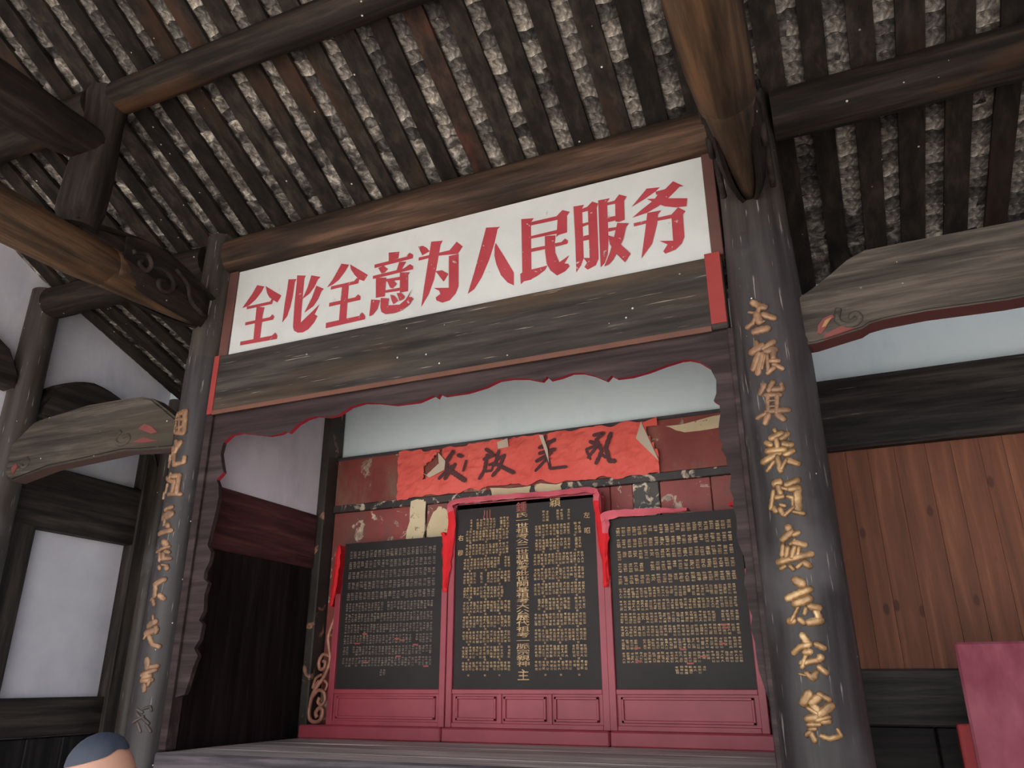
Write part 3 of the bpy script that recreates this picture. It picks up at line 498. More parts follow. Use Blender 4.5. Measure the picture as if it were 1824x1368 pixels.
at = me.attributes.new('tone', 'FLOAT', 'POINT'); at.data.foreach_set('value', T)
tag(link('tile_field', me, CEIL), 'further rows of grey clay roof tiles between the rafters', kind='stuff')

# ---------------------------------------------------------------- purlins and cross beams
def log_x(name, x0, x1, y, z, r, mat, label, group=None, n=20, sq=(1, 1)):
    k = 9; pts = []; rr = []
    for i in range(k + 1):
        t = i / k
        pts.append((x0 + (x1 - x0) * t, y + rnd.uniform(-0.006, 0.006), z + rnd.uniform(-0.006, 0.006))); rr.append(r * (1 + rnd.uniform(-0.02, 0.02)))
    return tag(tube(name, pts, rr, mat, None, n, sq, jitter=0.012), label, 'beam', group)
log_x('purlin', -1.975, 1.92, 0.0, 4.915, 0.155, 'beam_brown', 'brown timber purlin running along the top of the white slogan board', sq=(1, 0.9))
log_x('purlin', -4.08, -2.225, 0.0, 4.92, 0.145, 'purlin_wood', 'dark round purlin from the end-wall column to the shorter-lettered column')
log_x('purlin', 2.285, 4.34, 0.0, 4.92, 0.155, 'purlin_wood', 'dark round purlin with orange worn streaks over the long cambered beam')
log_x('purlin', -2.0, 2.0, -1.25, 5.555, 0.115, 'purlin_wood', 'dark round purlin resting on the short strut above the worn log beam')
log_x('purlin', -4.34, -2.22, -1.25, 5.54, 0.13, 'purlin_wood', 'dark round purlin between the short strut and the whitewashed end wall')
log_x('purlin', 2.2, 4.34, -1.25, 5.515, 0.15, 'purlin_wood', 'dark round purlin high above the cedar plank wall')

def cross_beam(sx, label):
    x = 2.1 * sx
    t = empty('cross_beam', (x, -0.9, 4.1), label, 'beam')
    pts = [(x, -0.86, 4.36), (x, -0.95, 4.34), (x, -1.05, 4.325), (x, -1.25, 4.315), (x, -1.7, 4.31), (x, -2.4, 4.31), (x, -3.4, 4.31), (x, -5.3, 4.31)]
    tube('log', pts, [0.09, 0.125, 0.145, 0.155, 0.16, 0.162, 0.162, 0.155], 'log_brown', t, 26, jitter=0.006)
    # carved end that carries the log into the column: a hollow between two side plates, the log's tongue showing below
    poly = [(-1.15, 4.30), (-0.10, 4.30), (-0.10, 4.48), (-0.45, 4.60), (-0.8, 4.62), (-1.3, 4.50)]
    end = extrude_yz('carved_end', poly, x - 0.06, x + 0.06, 'beam_wood_y', t, 0.01)
    for side in (1, -1):
        bm = bmesh.new(); rows = []
        for yy, zl_, zh_, off in ((-0.98, 4.30, 4.56, 0.135), (-0.8, 4.23, 4.615, 0.14), (-0.6, 4.215, 4.61, 0.138), (-0.4, 4.215, 4.585, 0.125), (-0.25, 4.225, 4.535, 0.105), (-0.12, 4.245, 4.485, 0.07)):
            row = []
            for zz, o_ in ((zl_, off - 0.045), ((zl_ * 2 + zh_) / 3, off), (zh_, off - 0.01), (zh_, off - 0.03), ((zl_ * 2 + zh_) / 3, off - 0.022), (zl_ + 0.012, off - 0.068)):
                row.append(bm.verts.new((x + side * o_, yy, zz)))
            rows.append(row)
        for a, b in zip(rows, rows[1:]):
            for q in range(6): bm.faces.new((a[q], a[(q + 1) % 6], b[(q + 1) % 6], b[q]))
        bm.faces.new(rows[0]); bm.faces.new(rows[-1][::-1])
        link('side_plate', finish(bm, 'side_plate', 'beam_wood_y'), end)
    bm = bmesh.new()
    for pp in ([(-1.35, 4.50), (-0.8, 4.625), (-0.45, 4.605), (-0.1, 4.49)],):
        tube_bm(bm, smooth_path([(x, a, b) for a, b in pp], 4), 0.028, 8, (0.7, 3.9), up=(0, 0, 1))
    link('rim', finish(bm, 'rim', 'beam_wood_y'), end)
    for side in (1, -1):
        bm = bmesh.new(); xs = x + side * 0.138
        for pp in ([(-0.93, 4.46), (-0.82, 4.50), (-0.76, 4.44), (-0.80, 4.38), (-0.86, 4.40), (-0.84, 4.44)],
                   [(-0.78, 4.42), (-0.66, 4.46), (-0.56, 4.42), (-0.56, 4.33), (-0.64, 4.30), (-0.68, 4.35), (-0.63, 4.38)],
                   [(-0.55, 4.52), (-0.42, 4.45), (-0.36, 4.34), (-0.22, 4.28)]):
            tube_bm(bm, smooth_path([(xs, a, b) for a, b in pp], 5), 0.019, 7, (1, 1), up=(1, 0, 0))
        link('scroll', finish(bm, 'scroll', 'strut_wood', True), end)
    bm = bmesh.new()
    tube_bm(bm, [(x, -0.80, 4.37), (x, -0.86, 4.365), (x, -0.93, 4.35), (x, -1.0, 4.335)], [0.05, 0.105, 0.130, 0.145], 18)
    link('log_collar', finish(bm, 'log_collar', 'log_brown', True), t)
    bm = bmesh.new()
    tube_bm(bm, [(x, -1.15, 4.30), (x, -0.95, 4.29), (x, -0.75, 4.285), (x, -0.5, 4.28), (x, -0.3, 4.275), (x, -0.16, 4.275)], [0.14, 0.12, 0.10, 0.075, 0.05, 0.03], 16, (0.85, 1.0), up=(0, 0, 1))
    link('tongue', finish(bm, 'tongue', 'log_brown', True), t)
    return t
cross_beam(-1, 'worn orange-brown log beam with scroll-carved end meeting the shorter-lettered column')
cross_beam(1, 'big brown log beam with pointed carved end above the cedar wall side column')
for sx, lab in ((-1, 'short dark strut standing on the worn orange-brown log beam'), (1, 'short dark strut standing on the big brown pointed beam')):
    x = 2.1 * sx
    tag(tube('roof_strut', [(x, -1.27, 4.48), (x, -1.27, 4.62), (x, -1.26, 4.9), (x, -1.25, 5.2), (x, -1.25, 5.40), (x, -1.25, 5.60)], [0.12, 0.15, 0.15, 0.135, 0.13, 0.15], 'strut_wood', None, 14, (1.0, 1.0), 0.02), lab, 'strut')
for sx, lab in ((-1, 'dark upper tie log butting into the strut over the worn beam'), (1, 'dark upper tie log above the big brown pointed beam')):
    x = 2.1 * sx
    tag(tube('tie_log', [(x, -1.20, 5.15), (x, -1.55, 5.10), (x, -1.9, 5.08), (x, -2.6, 5.07), (x, -4.2, 5.07)], [0.12, 0.155, 0.175, 0.18, 0.18], 'beam_wood_y', None, 18, jitter=0.01), lab, 'beam')

# ---------------------------------------------------------------- columns and their gilded couplets
def column(name, x, y, prof, mat, label, head=None, base_r=None):
    t = empty(name, (x, y, 0), label, 'column')
    bm = bmesh.new()
    tube_bm(bm, [(x + dx, y, z) for z, r, dx in prof], [r for z, r, dx in prof], 32)
    o = link('shaft', finish(bm, 'shaft', mat, True), t)
    o.data.set_sharp_from_angle(angle=math.radians(50))
    if head:
        bm = bmesh.new(); tube_bm(bm, [(x, y, z) for z, r in head], [r for z, r in head], 28)
        h = link('column_head', finish(bm, 'column_head', 'column_old', True), t); h.data.set_sharp_from_angle(angle=math.radians(50))
    if base_r:
        bm = bmesh.new(); tube_bm(bm, [(x, y, 0.0), (x, y, 0.06), (x, y, 0.18), (x, y, 0.26)], [base_r * 1.05, base_r * 1.2, base_r * 1.2, base_r], 28)
        link('stone_base', finish(bm, 'stone_base', 'floor_stone', True), t)
    return t
RL, RR = 0.145, 0.205
CL = column('column', -2.1, 0.0, [(0.24, RL + 0.005, 0), (1.2, RL + 0.003, 0), (2.5, RL, 0), (4.0, RL - 0.004, 0)], 'column_lacquer',
            'slimmer black lacquered column with coppery calligraphy beside the short cambered beam', [(4.0, RL - 0.010), (4.6, RL - 0.014), (5.10, RL - 0.018)], 0.17)
CR = column('column', 2.1, 0.0, [(0.24, RR + 0.002, 0), (1.2, RR, 0), (3.2, RR - 0.002, 0), (3.7, RR - 0.008, 0), (4.05, RR - 0.016, 0)], 'column_lacquer',
            'thick black lacquered column with bright gold calligraphy beside the cedar plank wall', [(4.05, RR - 0.018), (4.5, RR - 0.024), (5.08, RR - 0.03)], 0.23)
def couplet(par, data, cx, R, mats):
    for i, ch in enumerate(data):
        bm = bmesh.new()
        f = lambda u, v, h: Vector((cx + math.sin(u / R) * (R + h), -math.cos(u / R) * (R + h), v))
        for j, (pts, w) in enumerate(ch):
            stroke_bm(bm, pts, w * 1.2, f, 0.009 + 0.0012 * (j % 4))
        o = link('character', finish(bm, 'character', mats[i] if isinstance(mats, list) else mats, True), par)
        tag(o, 'gilded raised calligraphy character')
couplet(CL, LEFT_COUPLET, -2.1, RL, ['gold_old'] * 8 + ['gold_faded'])
couplet(CR, RIGHT_COUPLET, 2.1, RR, ['gold_old'] * 3 + ['gold_new'] * 6)
column('column', -4.2, 0.0, [(0.24, 0.15, 0), (2.0, 0.148, 0), (4.0, 0.135, 0), (5.05, 0.13, 0)], 'column_old',
       'plain dark weathered column against the whitewashed end wall', None, 0.17)
column('column', -4.02, 1.52, [(0.2, 0.085, 0), (4.45, 0.08, 0)], 'column_old',
       'slim dark corner column next to the tall white wall panel', None, 0.1)

# ---------------------------------------------------------------- slogan board, lintel, scalloped arch
S = empty('slogan_board', (0, 0, 4.0), 'long white board with red painted Chinese slogan over the altar', 'sign')
box('white_panel', (-1.87, 1.835, -0.012, 0.03, 3.99, 4.75), 'sign_white', S, 0.003)
for i, ch in enumerate(SIGN):
    bm = bmesh.new()
    for j, poly in enumerate(ch):
        y = -0.0140 - 0.0006 * j
        vs_ = [bm.verts.new((px, y, pz)) for px, pz in poly]
        bm.faces.new(vs_)
    bm.normal_update(); bmesh.ops.triangulate(bm, faces=bm.faces[:])
    link('character', finish(bm, 'character', 'sign_red'), S)
box('side_strip', (-1.955, -1.87, -0.03, 0.04, 3.99, 4.75), 'side_red', S, 0.004)
box('side_strip', (1.835, 1.905, -0.03, 0.04, 4.02, 4.75), 'side_red', S, 0.004)

Lt = empty('lintel', (0, 0, 3.5), 'wide dark scratched lintel board with red edge strips under the slogan', 'lintel')
box('lintel_board', (-1.955, 1.89, -0.06, 0.05, 3.53, 4.0), 'lintel_wood', Lt, 0.008)
box('edge_strip', (-1.95, -1.90, -0.068, -0.055, 3.525, 4.0), 'red_trim', Lt, 0.002)
box('edge_strip', (1.795, 1.885, -0.068, -0.055, 3.56, 4.02), 'red_trim', Lt, 0.002)
box('bottom_strip', (-1.90, 1.795, -0.066, -0.055, 3.518, 3.553), 'red_brown', Lt, 0.002)

left_o = [(-1.95, 3.53)]; pts = [tuple(p) for p in ARCH]
poly = [(-1.93, 3.53), (-1.93, 1.55)] + pts + [(1.895, 1.5), (1.895, 3.53)]
A = empty('arch_board', (0, 0, 1.5), 'scalloped dark purple arch board framing the altar niche', 'arch')
extrude_xz('scalloped_board', poly, -0.022, 0.012, ['arch_purple', 'red_edge'], A, under=1)
box('jamb', (-1.965, -1.905, -0.05, 0.05, 1.24, 3.53), 'arch_purple', A, 0.006)
box('jamb', (1.875, 1.925, -0.05, 0.05, 1.24, 3.53), 'arch_purple', A, 0.006)

# ---------------------------------------------------------------- cambered beams across the side bays
mr = [tuple(p) for p in MOON_R if p[0] < 3.0]
top = [(2.255, 3.60)]
half_t = sorted([p for p in mr if p[1] > 3.6 and p[0] > 2.275], key=lambda p: p[0])
half_b = [(2.255, 3.36)] + sorted([p for p in mr if p[1] < 3.44 and p[0] > 2.275], key=lambda p: p[0])
half_t = top + half_t
mid = 3.24
outline = half_t + [(mid, 3.845)] + [(2 * mid - x, z) for x, z in half_t[::-1]] + [(2 * mid - x, z) for x, z in half_b] + [(mid, 3.418)] + half_b[::-1]
M = empty('cambered_beam', (3.24, 0, 3.4), 'long pale grey cambered beam with red underside and scroll above the cedar wall', 'beam')
extrude_xz('beam_body', outline, -0.075, 0.075, ['moon_wood', 'under_red'], M, bev=0.02, under=1, smooth=False)
def relief(par, pts2, r, mat, y=-0.073, name='scroll'):
    bm = bmesh.new(); tube_bm(bm, smooth_path([(x, y, z) for x, z in pts2], 5), r, 8, up=(0, 1, 0))
    return link(name, finish(bm, name, mat, True), par)
relief(M, [(2.47, 3.52), (2.455, 3.46), (2.48, 3.425), (2.53, 3.415), (2.565, 3.445), (2.55, 3.475), (2.525, 3.465), (2.53, 3.45)], 0.018, 'moon_wood')
def leaf(par, poly2, mat, y0=-0.083, y1=-0.06):
    return extrude_xz('painted_leaf', poly2, y0, y1, [mat], par, bev=0.003)
leaf(M, [(2.345, 3.395), (2.355, 3.44), (2.385, 3.475), (2.43, 3.49), (2.445, 3.475), (2.41, 3.45), (2.385, 3.41), (2.365, 3.385)], 'leaf_red')
leaf(M, [(2.372, 3.425), (2.395, 3.462), (2.428, 3.475), (2.418, 3.458), (2.392, 3.425)], 'leaf_orange', -0.087)
leaf(M, [(2.37, 3.357), (2.385, 3.385), (2.44, 3.405), (2.475, 3.42), (2.49, 3.405), (2.54, 3.392), (2.46, 3.375)], 'leaf_red')

ML = empty('cambered_beam', (-3.2, 0, 3.3), 'short grey-brown cambered beam with drooping end beside the slimmer lettered column', 'beam')
ol = [(-2.22, 3.52)] + [tuple(p) for p in MOON_L[1:-1]] + [(-2.22, 3.30)]
extrude_xz('beam_body', ol, -0.075, 0.075, ['moon_wood', 'under_brown'], ML, bev=0.018, under=1)
relief(ML, [(-2.80, 3.50), (-2.85, 3.45), (-2.82, 3.40), (-2.75, 3.39), (-2.70, 3.42), (-2.72, 3.46), (-2.77, 3.45)], 0.017, 'moon_wood', -0.073)
leaf(ML, [(-2.62, 3.50), (-2.56, 3.53), (-2.48, 3.50), (-2.40, 3.44), (-2.46, 3.435), (-2.54, 3.465)], 'leaf_red', -0.083, -0.06)
leaf(ML, [(-2.66, 3.39), (-2.55, 3.42), (-2.44, 3.385), (-2.38, 3.37), (-2.52, 3.37)], 'leaf_red', -0.083, -0.06)
leaf(ML, [(-4.02, 3.33), (-3.97, 3.37), (-3.94, 3.34), (-3.98, 3.27)], 'leaf_red', -0.083, -0.06)
relief(ML, [(-3.92, 3.37), (-3.86, 3.40), (-3.82, 3.36), (-3.86, 3.32), (-3.90, 3.34)], 0.017, 'moon_wood', -0.073)

# ---------------------------------------------------------------- end wall timbers on the left
G = empty('wall_timber_frame', (-4.3, 0.8, 0), 'dark timber framing around the tall white panel of the end wall', 'frame')
box('tie_rail', (-4.345, -4.22, 0.14, 1.56, 2.93, 3.49), 'gable_wood', G, 0.01)
box('sill_rail', (-4.345, -4.24, 0.14, 1.56, 1.22, 1.53), 'gable_wood', G, 0.01)
box('corner_post', (-4.345, -4.20, 1.43, 1.70, 0.0, 4.3), 'post_wood', G, 0.01)
box('jamb_post', (-4.345, -4.22, 0.12, 0.40, 0.0, 2.95), 'post_wood', G, 0.01)
for k in range(3):
    box('base_panel', (-4.345, -4.26, 0.40 + 0.345 * k, 0.7435 + 0.345 * k, 0.0, 1.21), 'door_black', G, 0.01)
for (ya, yb, lab) in ((0.12, 1.50, 'dark humped beam between the plain column and the slim corner column'), (-1.9, -0.12, 'dark humped beam on the end wall in front of the plain weathered column')):
    n = 14; up = []; lo = []
    for i in range(n + 1):
        t = i / n; s_ = math.sin(math.pi * t) ** 0.45
        yy = ya + (yb - ya) * t
        off = 0 if ya > 0 else 0.19
        up.append((yy, 3.98 + 0.40 * s_ + off - (0.28 * max(0, t - 0.35) if ya > 0 else 0))); lo.append((yy, 3.86 + 0.02 * s_ + off))
    tag(extrude_yz('humped_beam', up + lo[::-1], -4.34, -4.12, 'gable_wood', None, 0.03), lab, 'beam')

# ---------------------------------------------------------------- niche: ledge, side walls, back panelling
LZ = 1.228                                               # top of the altar ledge
E1 = empty('altar_ledge', (0, 0.7, 0), 'long grey wooden altar ledge in front of the ancestral tablets', 'ledge')
for k in range(5):
    ya, yb = -0.05 + 0.33 * k, -0.05 + 0.33 * (k + 1) - 0.004
    box('plank', (-1.95, 1.94, ya, min(yb, 1.59), LZ - 0.05, LZ + 0.0008 * (k % 2)), 'ledge_wood', E1, 0.004)
box('front_rail', (-1.955, 1.95, -0.085, -0.051, LZ - 0.16, LZ + 0.002), 'ledge_front', E1, 0.012)
box('front_board', (-1.95, 1.94, -0.02, 0.03, 0.0, LZ - 0.16), 'base_black', E1, 0.006)
for sx, lab in ((-1, 'side partition of the niche with black doors below a white panel'), (1, 'side partition of the niche behind the thick gold-lettered column')):
    x0, x1 = sorted((sx * 2.03, sx * 2.10))
    N = empty('niche_partition', (sx * 2.06, 0.8, 0), lab, 'partition')
    box('white_panel', (x0 + 0.01, x1, 0.16, 1.46, 3.05, 4.45), 'plaster_grey', N, 0)
    box('rail', (x0 - (0.0 if sx > 0 else 0), x1, 0.14, 1.46, 2.58, 3.05) if sx > 0 else (x0, x1 + 0.02, 0.14, 1.46, 2.58, 3.05), 'side_maroon', N, 0.01)
    for k in range(2):
        d = box('door', (x0, x1 + (0.005 if sx < 0 else 0), 0.16 + 0.645 * k, 0.805 + 0.645 * k, 0.0, 2.579), 'door_black', N, 0.0)
    box('door_post', (x0, x1 + 0.02, 0.12, 0.165, 1.2, 2.6), 'door_black', N, 0.004)
tag(box('corner_post', (-2.10, -1.957, 1.465, 1.69, 0.0, 4.45), 'corner_peel', None, 0.01), 'dark post with flaking gilt between black doors and red panelling', 'post')
tag(box('corner_post', (1.957, 2.10, 1.465, 1.69, 0.0, 4.45), 'corner_peel', None, 0.01), 'dark corner post of the niche behind the thick gold-lettered column', 'post')

Bp = empty('back_panelling', (0, 1.66, 0), 'peeling red and black timber panelling behind the tablets', 'panelling')
box('header_board', (-1.95, 1.95, 1.61, 1.695, 3.155, 3.60), 'header_red', Bp, 0.006)
box('top_fillet', (-1.95, 1.95, 1.60, 1.695, 3.58, 3.61), 'ledge_front', Bp, 0.004)
box('batten', (-1.95, 1.95, 1.595, 1.69, 3.09, 3.155), 'batten_black', Bp, 0.006)
for a, b in ((-1.14, -0.985), (0.855, 1.06)):
    box('post', (a, b, 1.60, 1.69, LZ, 3.09), 'post_peel', Bp, 0.006)
for a, b in ((-1.945, -1.145), (-0.98, -0.70), (-0.695, -0.40), (-0.395, 0.02), (0.025, 0.36), (0.365, 0.665), (0.67, 0.85), (1.065, 1.45), (1.455, 1.945)):
    box('panel', (a, b, 1.615, 1.68, LZ, 3.088), 'panel_red', Bp, 0.006)
def scrap(poly, name='paper_scrap', mat='paper_cream', par=Bp, y=1.594, seed=1):
    r = random.Random(seed); out = []
    n = len(poly)
    for i in range(n):
        a, b = np.array(poly[i]), np.array(poly[(i + 1) % n])
        for k in range(4):
            q = a + (b - a) * k / 4
            out.append((q[0] + r.uniform(-0.012, 0.012), q[1] + r.uniform(-0.012, 0.012)))
    return extrude_xz(name, out, y, y + 0.006, [mat], par)
scrap([(-1.16, 2.80), (-1.0, 2.78), (-0.985, 3.10), (-1.02, 3.14), (-1.13, 3.12)], seed=3)
scrap([(-0.97, 2.80), (-0.74, 2.72), (-0.70, 2.90), (-0.78, 3.03), (-0.86, 3.05), (-0.95, 2.96)], y=1.606, seed=5)
scrap([(-0.36, 3.16), (0.0, 3.155), (0.0, 3.07), (-0.33, 3.05)], y=1.590, seed=8)
scrap([(0.04, 3.16), (0.28, 3.15), (0.25, 3.06), (0.05, 3.07)], y=1.590, seed=9)
scrap([(1.15, 3.52), (1.65, 3.56), (1.85, 3.50), (1.80, 3.44), (1.3, 3.46)], y=1.604, seed=12)

# red paper banner, crumpled and torn
def banner():
    t = empty('paper_banner', (-0.1, 1.59, 3.17), 'torn red paper banner with four black brush characters above the tablets', 'banner')
    nx, nz = 90, 16; r = random.Random(4)
    bm = bmesh.new(); grid = []
    from mathutils import noise as mn
    topj = [0.03 * mn.noise(Vector((i * 0.23, 5, 0))) + r.uniform(-0.003, 0.003) for i in range(nx + 1)]; botj = [0.035 * mn.noise(Vector((i * 0.2, 9, 0))) + r.uniform(-0.004, 0.004) for i in range(nx + 1)]
    for i in range(nx + 1):
        u = i / nx; x = -1.27 + u * 2.35; colv = []
        z0 = 3.165 + botj[i] + 0.02 * math.sin(u * 5) - 0.02 * (u < 0.35); z1 = 3.585 + topj[i] - 0.02 * (0.1 < u < 0.3) - 0.03 * (0.44 < u < 0.47)
        for k in range(nz + 1):
            z = z0 + (z1 - z0) * k / nz
            p = Vector((x * 3.2, 0, z * 4))
            d = 0.024 * mn.noise(p * 1.3) + 0.034 * abs(mn.noise(p * 2.6 + Vector((3, 1, 0)))) + 0.012 * mn.noise(p * 6)
            colv.append(bm.verts.new((x + r.uniform(-0.004, 0.004), 1.585 - 0.5 * abs(d) - d * 0.3, z)))
        grid.append(colv)
    for i in range(nx):
        for k in range(nz):
            x = grid[i][k].co.x; z = grid[i][k].co.z
            if -1.03 < x < -0.84 and abs((z - 3.42) - (x + 0.93) * 0.75) < 0.055: continue      # torn hole
            if x > 0.94 and z > 3.60 - 2.5 * (x - 0.94): continue                                                          # torn corner
            bm.faces.new((grid[i][k], grid[i + 1][k], grid[i + 1][k + 1], grid[i][k + 1]))
    bmesh.ops.delete(bm, geom=[v for v in bm.verts if not v.link_faces], context='VERTS')
    o = link('paper', finish(bm, 'paper', 'banner_red'), t)
    md = o.modifiers.new('thickness', 'SOLIDIFY'); md.thickness = 0.002
    def flap(poly3, mat='paper_back'):
        bm = bmesh.new(); bm.faces.new([bm.verts.new(p) for p in poly3])
        r2 = bmesh.ops.extrude_face_region(bm, geom=bm.faces[:])
        for g in r2['geom']:
            if isinstance(g, bmesh.types.BMVert): g.co.y += 0.003
        bmesh.ops.triangulate(bm, faces=[f for f in bm.faces if len(f.verts) > 4])
        link('torn_flap', finish(bm, 'torn_flap', mat), t)
    flap([(-0.864, 1.566, 3.535), (-0.778, 1.550, 3.442), (-0.787, 1.552, 3.366), (-0.937, 1.562, 3.313), (-1.04, 1.566, 3.381), (-0.967, 1.560, 3.339), (-0.847, 1.558, 3.429)])
    flap([(0.964, 1.565, 3.575), (0.921, 1.535, 3.433), (1.087, 1.560, 3.235), (1.02, 1.566, 3.42)])
    flap([(-0.289, 1.560, 3.556), (-0.191, 1.556, 3.578), (-0.182, 1.556, 3.501), (-0.28, 1.560, 3.496)])
    flap([(0.097, 1.556, 3.567), (0.135, 1.545, 3.563), (0.175, 1.545, 3.434), (0.18, 1.556, 3.32), (0.150, 1.552, 3.42)])
    flap([(0.90, 1.573, 3.55), (1.09, 1.575, 3.60), (1.09, 1.572, 3.53), (0.97, 1.57, 3.53)], 'banner_red')
    for ch in BANNER:
        bm = bmesh.new()
        for j, (pts, w) in enumerate(ch):
            stroke_bm(bm, pts, w * 1.25, lambda u, v, h: Vector((u, 1.560 - h, v)), 0.0012 + 0.0003 * j)
        link('character', finish(bm, 'character', 'ink'), t)
banner()

# ---------------------------------------------------------------- glyphs for the tablets
_gl = {}
def glyph(ch):
    if ch not in _gl:
        cu = bpy.data.curves.new('glyph', 'FONT'); cu.body = ch; cu.resolution_u = 1; cu.size = 1.0; cu.offset = 0.004
        o = bpy.data.objects.new('glyph', cu); COL.objects.link(o)
        bpy.context.view_layer.update()
        me = bpy.data.meshes.new_from_object(o.evaluated_get(bpy.context.evaluated_depsgraph_get()))
        v = np.array([p.co[:2] for p in me.vertices]) if len(me.vertices) else np.zeros((0, 2))
        fs = [tuple(p.vertices) for p in me.polygons]
        if len(v):
            v = v - (v.min(0) + v.max(0)) / 2
        bpy.data.objects.remove(o); bpy.data.curves.remove(cu); bpy.data.meshes.remove(me)
        _gl[ch] = (v, fs)
    return _gl[ch]
def text_mesh(name, items, y, mat, parent, stuff=True):
    """items: (character, x, z, width, height)"""
    V = []; F = []; b = 0
    for ch, x, z, w, h in items:
        v, fs = glyph(ch)
        if not len(v): continue
        V += [(x + p[0] * w, y, z + p[1] * h) for p in v]
        F += [tuple(i + b for i in f) for f in fs]; b += len(v)
    me = bpy.data.meshes.new(name); me.from_pydata(V, [], F); me.materials.append(MATS[mat]); me.update()
    o = link(name, me, parent)
    md = o.modifiers.new('thickness', 'SOLIDIFY'); md.thickness = 0.001; md.offset = 0
    if stuff: o['kind'] = 'stuff'
    return o

TY = 1.42
POOL = '考公妣氏號世祖考公妣世號大人孺'
def block_text(r, x0, x1, z1, cw, chh, rows, fill=1.0, slots=None):
    out = []; n = int((x1 - x0) / cw)
    for c in range(n):
        if r.random() > fill: continue
        for k in range(rows):
            if k == rows - 1 and r.random() < 0.1: continue
            ch = ('考', '妣')[c % 2] if k == 0 else ('公' if k == rows - 1 and c % 2 else POOL[r.randrange(len(POOL))])
            out.append((ch, x0 + (c + 0.5) * cw + r.uniform(-0.002, 0.002), z1 - (k + 0.5) * chh + r.uniform(-0.003, 0.003), cw * 0.78, chh * 0.86))
    return out
def tablet(xa, xb, ztop, ztop_r, plinth, label, panels, tall, kind, cloth_label):
    """framed black name tablet on its red plinth"""
    t = empty('ancestral_tablet', ((xa + xb) / 2, TY, LZ), label, 'tablet')
    zb = Z0 - 0.055
    st = 0.052
    bm = bmesh.new()
    pts = [(xa, zb), (xb, zb), (xb, ztop_r), (xa, ztop)]
    b = extrude_xz('board', pts, TY, TY + 0.03, ['tablet_black'], t, bev=0.003)
    sh = ztop - (0.02 if tall else 0.42)
    box('stile', (xa - st, xa, TY - 0.02, TY + 0.06, LZ + 0.10, sh), 'frame_red', t, 0.004)
    box('stile', (xb, xb + st, TY - 0.02, TY + 0.06, LZ + 0.10, sh), 'frame_red', t, 0.004)
    if tall: box('top_rail', (xa - st, xb + st, TY + 0.0, TY + 0.06, min(ztop, ztop_r) - 0.03, min(ztop, ztop_r) + 0.02), 'frame_red', t, 0.004)
    box('middle_rail', (xa, xb, TY - 0.016, TY + 0.05, zb - 0.035, zb), 'frame_red', t, 0.004)
    box('bottom_rail', (xa, xb, TY - 0.016, TY + 0.05, LZ + 0.10, LZ + 0.135), 'frame_red', t, 0.004)
    lp = box('lower_panel', (xa, xb, TY + 0.0, TY + 0.04, LZ + 0.13, zb - 0.03), 'frame_red', t, 0)
    w = (xb - xa) / panels
    for k in range(panels):
        x0, x1 = xa + w * k + 0.03, xa + w * (k + 1) - 0.03
        bm = bmesh.new()
        z0, z1 = LZ + 0.150, zb - 0.05
        fr = 0.02
        for q in ((x0, x1, z1 - fr, z1), (x0, x1, z0, z0 + fr), (x0, x0 + fr, z0, z1), (x1 - fr, x1, z0, z1)):
            box_bm(bm, q[0], q[1], TY - 0.014, TY + 0.004, q[2], q[3], 0.004)
        link('raised_moulding', finish(bm, 'raised_moulding', 'frame_red'), lp)
        if panels > 1:
            box('muntin', (xa + w * k - 0.015, xa + w * k + 0.015, TY - 0.012, TY + 0.02, LZ + 0.13, zb - 0.03), 'frame_red', lp, 0.003) if k else None
    box('plinth', (plinth[0], plinth[1], TY - 0.06, TY + 0.16, LZ + 0.001, LZ + 0.10), 'frame_red', t, 0.010)
    box('back_prop', (xa + 0.02, xb - 0.02, TY + 0.03, TY + 0.05, LZ + 0.1, min(ztop, ztop_r) - 0.03), 'tablet_black', t, 0.004)
    return t
